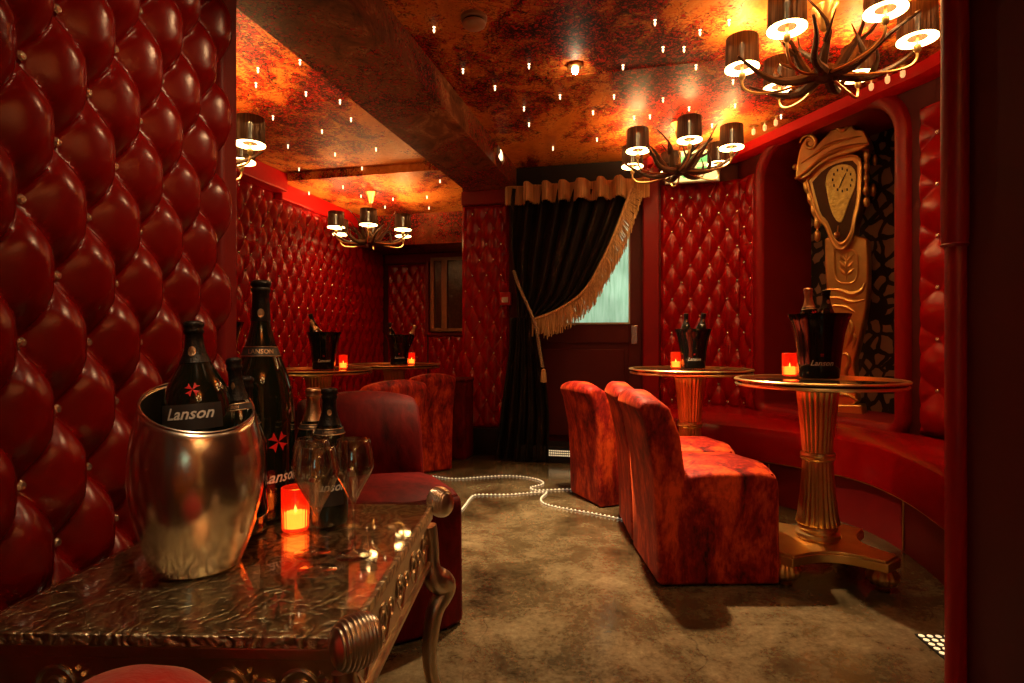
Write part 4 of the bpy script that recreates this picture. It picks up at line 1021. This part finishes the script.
# right back table
placeb((.99, 3.17, .7535), .82, -.2, 'black champagne bucket on the back right table before the tufted wall')
inbucket(bB, (.948, 3.16, .83), .0, 0, .70, 'upright dark bottle in the bucket on the back right table')
inbucket(bB, (1.010, 3.17, .835), .18, 0, .70, 'bottle leaning right in the bucket on the back right table')
zt = .7535*ZL
placeb((-1.285, 2.50, zt), 1.0, .5, 'black bucket half hidden by the edge of the padded partition')
inbucket(bB, (-1.30, 2.50, zt+.06), .05, 0, .8, 'bottle in the bucket half hidden behind the padded partition')
placeb((-1.20, 3.70, zt), .90, .3, 'black champagne bucket on the left alcove table nearer the camera')
inbucket(bA, (-1.165, 3.70, zt+.11), -.55, 0, .72, 'bottle leaning far left in the nearer left alcove bucket')
inbucket(bB, (-1.235, 3.72, zt+.125), -.25, 0, .74, 'bottle leaning slightly left in the nearer left alcove bucket')
placeb((-.875, 4.50, zt), .88, .2, 'black champagne bucket on the farthest left alcove table')
inbucket(bB, (-.91, 4.50, zt+.09), -.18, 0, .74, 'bottle leaning left in the farthest alcove bucket')
inbucket(bA, (-.845, 4.51, zt+.09), .42, 0, .72, 'bottle leaning right in the farthest alcove bucket')

def make_candle():
    r = empty('votive_candle', (0, 0, 0))
    m = MB(); m.lathe([(.0001, .0), (.024, .0), (.0265, .004), (.0270, .03), (.0275, .05), (.0280, .088), (.0262, .089), (.0245, .05), (.0235, .03), (.0225, .007), (.0001, .007)], 72, flute=24, amp=.05, fz=(.002, .06)); m.build('glass_cup', candleglass, r, ang=60)
    m = MB(); m.lathe([(.0001, .008), (.0205, .008), (.0215, .036), (.0001, .034)], 24); w = m.build('wax', wax, r)
    m = MB(); m.lathe([(.0001, .034), (.0025, .038), (.002, .045), (.0001, .052)], 10); m.build('flame', flame, r)
    light('POINT', 'candle_glow', (0, 0, .046), .35, (1, .38, .10), .0015, r)
    return r
cd = make_candle()
def placec2(loc, lab, first=False, sc=1):
    o = cd if first else copy_tree(cd); o.location = loc; o.scale = (sc,)*3; return tag(o, lab, 'candle', 'red votive candles')
placec2((-.448, 1.20, .511), 'lit red glass votive candle on the silver table behind the tulip glasses', True)
placec2((1.178, 2.46, .7535), 'lit red votive candle on the nearest right pedestal table', sc=1.1)
placec2((.898, 3.18, .7535), 'lit red votive candle on the back right table', sc=1)
placec2((-1.10, 3.78, zt), 'lit red votive candle on the left alcove table nearer the camera', sc=1)
placec2((-.79, 4.56, zt), 'lit red votive candle on the farthest left alcove table', sc=1)

glassm = thin_glass('fine blown glass', (.14, .22, .55, 1))
gl0 = empty('tulip_glass', (0, 0, 0))
bowl = sm([(.0035, .094), (.0075, .104), (.020, .128), (.0335, .152), (.0372, .166), (.0350, .184), (.0288, .212)], 1)
m = MB(); m.lathe(bowl+[(.0278, .2125)]+[(r-.0012, z) for r, z in bowl[::-1] if z > .101]+[(.0001, .101)], 40); m.build('bowl', glassm, gl0, ang=180)
m = MB(); m.lathe([(.0001, .0), (.0320, .0), (.0325, .0012), (.02, .0035), (.006, .0075), (.0034, .02), (.0032, .06), (.0036, .092), (.0001, .0935)], 36); m.build('stem_and_foot', glassm, gl0, ang=80)
for k, (x, y, lab) in enumerate([(-.331, .985, 'front tulip wine glass of three, nearest the table front'), (-.366, 1.062, 'tulip wine glass directly behind the front one, overlapping it'), (-.288, 1.055, 'rightmost tulip wine glass on the silver table')]):
    o = gl0 if k == 0 else copy_tree(gl0); o.location = (x, y, .5105); o.rotation_euler = (0, 0, k); tag(o, lab, 'glass', 'empty tulip glasses on the silver table')

# ---------------------------------------------------------------- antler chandeliers
def make_chandelier():
    r = empty('antler_chandelier', (0, 0, 0)); rc = random.Random(11); RR = .315
    m = MB(); m.sphere((0, 0, -.005), .052, 16, 10, sc=(1, 1, .7))
    for k in range(14):
        a = rc.uniform(0, 2*PI); m.sphere((.035*math.cos(a), .035*math.sin(a), rc.uniform(-.03, .02)), rc.uniform(.014, .024), 8, 6)
    m.build('hub', horn, r)
    sh0 = None
    for k in range(6):
        a = PI/3*k; ca, sa = math.cos(a), math.sin(a); j = lambda s: rc.uniform(-s, s)
        def pt(rad, side, z): return (ca*rad-sa*side, sa*rad+ca*side, z)
        m = MB()
        beam = sm([pt(.02, 0, 0), pt(.10, .025+j(.02), -.035), pt(.19, .045+j(.02), -.02), pt(.27, .075+j(.02), .025), pt(.33, .12+j(.03), .075)], 2)
        m.tube(beam, [.024*(1-.78*i/(len(beam)-1)) for i in range(len(beam))], 8)
        up = sm([pt(.06, .01, -.01), pt(.10, .05+j(.03), .05), pt(.13, .06+j(.03), .12), pt(.20+j(.03), .04+j(.04), .20+j(.04))], 2)
        m.tube(up, [.020*(1-.85*i/(len(up)-1)) for i in range(len(up))], 8)
        t2 = sm([pt(.17, .04, -.015), pt(.19, .0+j(.02), .03), pt(.17, -.02+j(.02), .09+j(.02))], 2); m.tube(t2, [.013*(1-.85*i/(len(t2)-1)) for i in range(len(t2))], 7)
        t3 = sm([pt(.12, .05, .07), pt(.16, .09, .10), pt(.17, .12+j(.02), .15)], 2); m.tube(t3, [.009*(1-.85*i/(len(t3)-1)) for i in range(len(t3))], 7)
        m.build('antler', horn, r)
        m = MB(); arm = sm([pt(.05, -.01, -.02), pt(.17, -.02, -.045), pt(.27, -.01, -.04), pt(.315, 0, -.012), pt(RR, 0, .035), pt(RR, 0, .10)], 2)
        m.tube(arm, .0055, 8); m.lathe([(.006, .02), (.013, .03), (.013, .05), (.006, .055)], 12, c=pt(RR, 0, 0)); m.build('lamp_arm', brass, r)
        if sh0 is None:
            sh0 = empty('lamp', pt(RR, 0, .07)); sh0.parent = r
            m = MB(); m.openlathe([(.069, 0), (.066, .13)], 40); m.build('lamp_shade', shadem, sh0, ang=180)
            m = MB(); m.openlathe([(.0655, .002), (.034, .008)], 36); m.openlathe([(.0645, .0), (.0695, -.001), (.0695, .004)], 36); m.build('diffuser', diff, sh0)
            m = MB(); m.sphere((0, 0, .095), .012, 10, 8, sc=(1, 1, 1.5)); m.tube([(0, 0, .03), (0, 0, .08)], .008, 8); m.build('bulb', bulbm, sh0)
            light('POINT', 'lamp_glow', (0, 0, .118), 6.5, WARM, .016, sh0)
            light('SPOT', 'lamp_downlight', (0, 0, .012), 2.6, WARM, .03, sh0, spot=150, blend=.8)
        else:
            s_ = copy_tree(sh0, r); s_.location = pt(RR, 0, .07)
    return r
chn = make_chandelier()
def finish(o, drop):
    m = MB(); m.tube([(0, 0, .03), (0, 0, drop-.08)], .004, 8); 
    for k in range(int((drop-.08)/.03)): m.sphere((0, 0, .04+.03*k), .007, 8, 6)
    rd = m.build('hanging_rod', brass, o)
    m = MB(); m.lathe([(.012, drop-.095), (.020, drop-.085), (.032, drop-.03), (.052, drop-.008), (.054, drop), (.0001, drop)], 28); m.build('ceiling_cup', gold, o)
CH = [((1.275, 2.36, 1.995), 38, 2.26, 'large antler chandelier with brown lamp shades at upper right, nearest the camera'),
      ((1.045, 3.62, 1.975), 24, 2.26, 'antler chandelier in front of the exit sign beside the curtain'),
      ((-1.22, 5.02, 1.775), 40, 2.19, 'small looking antler chandelier deep in the left alcove'),
      ((-1.575, 2.78, 1.775), 2, 2.25, 'antler chandelier mostly hidden behind the padded partition at left')]
CH.append(((.75, -.95, 1.985), 10, 2.26, 'antler chandelier added overhead at the near end of the room, outside the picture'))  # unseen extra chandelier, added for fill light and reflections in the silver
objs = [chn]+[copy_tree(chn) for _ in range(4)]
for o, (loc, deg, zc, lab) in zip(objs, CH):
    o.location = loc; o.rotation_euler = (0, 0, math.radians(deg)); tag(o, lab, 'chandelier', 'antler chandeliers'); finish(o, zc-loc[2])

# ---------------------------------------------------------------- the warped golden clock in the niche
KP = Vector((2.04, 3.565, 1.3)); KN = Vector((-math.sin(math.radians(42)), -math.cos(math.radians(42)), 0))
ck = tag(empty('warped_clock', (2.075, 3.60, NZ0)), 'melting carved gold longcase clock standing in the lace lined niche', 'clock')
KI = Matrix.Translation(ck.location).inverted()
def kb(mb, name, mtl, **k):
    o = mb.build(name, mtl, ck, **k); o.matrix_parent_inverse = KI; return o
def kp(px, py, off=0): return onplane(px, py, KP, KN)+KN*off
def kslab(pts, off, dep, name, mtl, bevel=.008, smn=1):
    m = MB(); q = sm(pts+[pts[0]], smn)[:-1] if smn else pts; m.slab([kp(a, b, off) for a, b in q], KN, dep); return kb(m, name, mtl, bevel=bevel)
TR_ = [(826, 236), (827, 277), (830, 300), (836, 328), (838, 350), (836, 374), (831, 404), (860, 404), (858, 379), (857, 368), (856, 358), (860, 345), (865, 322), (869, 300), (870, 280), (870, 250), (868, 232)]
TRc = [(x, y+3) for x, y in TR_]
kslab(TRc, -.06, .10, 'trunk', gold, .012)
m = MB(); m.slab([kp(826, 404, -.06), kp(864, 404, -.06), kp(866, 415, -.06), kp(824, 415, -.06)], KN, .12); kb(m, 'plinth', gold, bevel=.01)
def ktube(pts, off, r, name, mtl=gold, n=2):
    m = MB(); P = [kp(a, b, off) for a, b in sm(pts, n)]; rr = r if hasattr(r, '__len__') else [r]*len(P)
    if hasattr(r, '__len__'): rr = [r[0]+(r[1]-r[0])*math.sin(PI*i/(len(P)-1)) for i in range(len(P))]
    m.tube(P, rr, 8); return kb(m, name, mtl)
ktube([(836, 250), (858, 250), (860, 266), (858, 284), (838, 284), (836, 268), (836, 250)], .045, .006, 'trunk_panel_moulding')
m = MB()
def addt(pts, off, r0, r1): 
    P = [kp(a, b, off) for a, b in sm(pts, 2)]; n_ = len(P); m.tube(P, [r0+(r1-r0)*math.sin(PI*i/(n_-1)) for i in range(n_)], 8)
addt([(848, 254), (848, 266), (848, 281)], .04, .004, .009)
for q_ in (258, 265, 272):
    addt([(848, q_+4), (852, q_+1), (855, q_-3)], .04, .003, .011); addt([(848, q_+4), (844, q_+1), (841, q_-3)], .04, .003, .011)
addt([(829, 290), (842, 290), (852, 296), (864, 291), (866, 284)], .04, .006, .018)
addt([(831, 298), (843, 298), (853, 303), (866, 300)], .04, .005, .014)
addt([(833, 306), (846, 306), (856, 312)], .04, .005, .012)
addt([(846, 315), (855, 325), (851, 340), (846, 350)], .04, .005, .016)
addt([(852, 330), (858, 338), (853, 350)], .04, .004, .010)
addt([(842, 356), (848, 352), (852, 362), (846, 372), (851, 384), (846, 396)], .04, .005, .014)
addt([(833, 398), (846, 392), (860, 400)], .05, .005, .012)
kb(m, 'carved_relief', gold)
FACE = [(811, 183), (816, 202), (821, 220), (828, 226), (832, 234), (836, 246), (843, 252), (850, 249), (856, 238), (858, 222), (862, 207), (864, 182), (863.6, 158), (843, 160), (825, 168)]
kslab(FACE, -.07, .15, 'hood', gold, .006)
ktube(FACE+[FACE[0]], .085, .008, 'face_frame', gold)
cxm, cym = 842, 196
INN = [(cxm+(x-cxm)*.84, cym+(y-cym)*.86) for x, y in FACE]
kslab(INN, .078, .006, 'face_recess', mat('dark bronze recess', (.07, .035, .015), .35, metal=.7), 0)
DIAL = [(829, 186), (831, 176), (838, 169), (848, 167), (857, 170), (860, 180), (858, 192), (852, 206), (848, 219), (844, 226), (838, 221), (833, 208)]
dialm = mat('mottled gold dial', (.85, .55, .16), .3, metal=.9, bump=(60, .6, .01), var=(50, .5))
kslab(DIAL, .083, .008, 'dial', dialm, .003)
m = MB()
for k in range(12):
    a = 2*PI*k/12; x, y = 846+9.5*math.sin(a), 183-11*math.cos(a); m.slab([kp(x-.7, y-1.3, .092), kp(x+.7, y-1.3, .092), kp(x+.7, y+1.3, .092), kp(x-.7, y+1.3, .092)], KN, .002)
kb(m, 'hour_marks', blackpaint, smooth=False)
m = MB(); m.tube([kp(846, 184, .096), kp(850, 176, .096)], [.004, .002], 6); m.tube([kp(846, 184, .097), kp(843, 191, .097)], [.003, .002], 6); kb(m, 'hands', blackpaint)
m = MB(); P = kp(841, 237, .095); m.sphere(P, .020, 12, 8, sc=(1, .5, 1)); m.tube([kp(842, 228, .095), P], .004, 6); kb(m, 'pendulum', brass)
ktube([(858, 225), (851, 243), (843, 247), (838, 240)], .095, (.003, .008), 'drip_scroll')
CROWN = [(801, 183), (802, 168), (806, 150), (812, 141), (818, 142), (822, 150), (829, 142), (835, 136), (840, 128), (848, 123), (856, 127), (859, 135), (867, 134), (872, 142), (874, 150), (862, 156), (843, 160), (825, 169), (811, 183)]
kslab(CROWN, -.03, .15, 'crown', gold, .012)
ktube([(801, 183), (812, 176), (825, 163), (843, 154), (862, 150), (874, 149)], .125, (.008, .014), 'cornice')
ktube([(806, 168), (818, 160), (832, 150), (848, 145), (866, 141)], .12, (.004, .012), 'cornice')
def scroll(cx, cy, r, dr, a0, nm):
    pts = [(cx+r*(1-.8*i/22)*math.cos(a0+dr*i/22*2.6*PI), cy+r*(1-.8*i/22)*math.sin(a0+dr*i/22*2.6*PI)) for i in range(23)]
    return ktube(pts, .125, (.005, .013), nm, n=1)
scroll(815, 148, 9, 1, PI, 'scroll'); scroll(848, 131, 8.5, -1, 0, 'scroll')
def colonette(pts, nm):
    P = [kp(a, b, .05) for a, b in pts]; A, B = P[0], P[-1]; m = MB(); NN = 40; Q = []; R_ = []
    for i in range(NN):
        t = i/(NN-1); q = pl([(p[0], p[1]) for p in pts], t); Q.append(kp(q[0], q[1], .06)); R_.append(.012+.009*abs(math.sin(t*5*PI))*(1-.3*t)-(.007 if .78 < t < .84 else 0))
    R_[-1] = .003; m.tube(Q, R_, 10); kb(m, nm, gold)
colonette([(808, 184), (813, 200), (820, 222), (820, 232), (820, 243)], 'colonette'); colonette([(869, 152), (868, 175), (868, 198), (869, 209)], 'colonette')
m = MB(); m.sphere(kp(797, 168, .03), .020, 10, 8); m.tube([kp(797, 168, .03), kp(804, 170, .03)], .007, 6); kb(m, 'finial', gold)
m = MB(); m.sphere(kp(873, 190, .0), .032, 12, 8, sc=(.5, .5, 1.3)); kb(m, 'side_ornament', gold); m = MB(); m.sphere(kp(875, 160, .0), .026, 12, 8, sc=(.5, .5, 1.3)); kb(m, 'side_ornament', gold)

# ---------------------------------------------------------------- strings of beads inlaid in the floor
bead = mat('pearly bead', (.92, .88, .75), .3, emit=(1, .9, .65), es=.2)
def flo(px, py): Y = CAMZ*F/(py-CY); return ((px-CX)/F*Y, Y)
def beads(pts, lab):
    q = sm([flo(*p) for p in pts], 2); L_ = sum(math.dist(q[i], q[i+1]) for i in range(len(q)-1)); n_ = int(L_/.024)
    m = MB()
    for i in range(n_+1): a = pl(q, i/n_); m.sphere((a[0], a[1], .006), .0058, 8, 5, sc=(1, 1, .9))
    m.tube([(pl(q, i/60)[0], pl(q, i/60)[1], .004) for i in range(61)], .0012, 5)
    return tag(m.build('bead_string', bead), lab, 'bead string')
beads([(424, 476), (433, 477), (455, 480), (477, 478), (508, 476), (529, 478), (541, 481), (545, 485), (529, 488), (533, 491), (544, 491), (560, 490), (575, 490)], 'white bead string wandering on the floor towards the lone velvet chair')
beads([(458, 514), (464, 508), (470, 499), (475, 495), (504, 496), (531, 493.5), (544, 492.5), (548, 493), (540, 499), (542, 504), (556, 508), (592, 514), (622, 520)], 'white bead string looping on the floor from the silver table to the nearest right chair')

# ================================================================ LIGHTS
# fill spots added out of view, built as ceiling spots
def fill_spot(name, loc, target, power, ang, col=WARM, size=.05, blend=1.0, label=None):
    d = Vector(target)-Vector(loc); q = d.to_track_quat('-Z', 'Y').to_euler()
    e = tag(empty('ceiling_spotlight', (loc[0], loc[1], 2.26)), label, 'light')
    m = MB(); m.lathe([(.05, 0), (.05, -.03), (.042, -.045), (.040, -.02), (.0001, -.018)], 24); m.build('fixture_ring', brass, e)
    l = light('SPOT', name, loc, power, col, size, spot=ang, blend=blend, rot=q)
    l.parent = e; l.matrix_parent_inverse = Matrix.Translation(e.location).inverted()
    return l
fill_spot('wall_fill', (.30, 1.15, 2.20), (-.85, 1.40, 1.15), 44, 52, (1, .56, .26), label='added fill spotlight, out of view, aimed at the padded partition')
fill_spot('table_fill', (-.25, .55, 2.20), (-.32, 1.10, .5), 50, 42, (1, .66, .36), label='added fill spotlight, out of view, above the silver table')
fill_spot('floor_fill', (.75, 1.15, 2.20), (.65, 1.9, 0), 18, 56, (1, .68, .38), label='added fill spotlight, out of view, above the front floor')

w = bpy.data.worlds.new('outside'); bpy.context.scene.world = w; w.use_nodes = True
bg = w.node_tree.nodes['Background']; bg.inputs[0].default_value = (.66, .88, .62, 1); bg.inputs[1].default_value = 1.25

cam = bpy.data.cameras.new('camera'); co = bpy.data.objects.new('camera', cam); C.objects.link(co)
co.location = (0, 0, CAMZ); co.rotation_euler = (PI/2, 0, 0); cam.sensor_width = 36; cam.lens = F/1024*36; cam.clip_start = .02
bpy.context.scene.camera = co
sc = bpy.context.scene
sc.view_settings.view_transform = 'Standard'; sc.view_settings.look = 'None'; sc.view_settings.exposure = 0.0; sc.view_settings.gamma = 1; sc.view_settings.use_curve_mapping = False
try:
    sc.cycles.max_bounces = 8; sc.cycles.diffuse_bounces = 3; sc.cycles.glossy_bounces = 4; sc.cycles.transmission_bounces = 8; sc.cycles.transparent_max_bounces = 12
    sc.cycles.use_denoising = True; sc.cycles.sample_clamp_indirect = 4
except Exception: pass
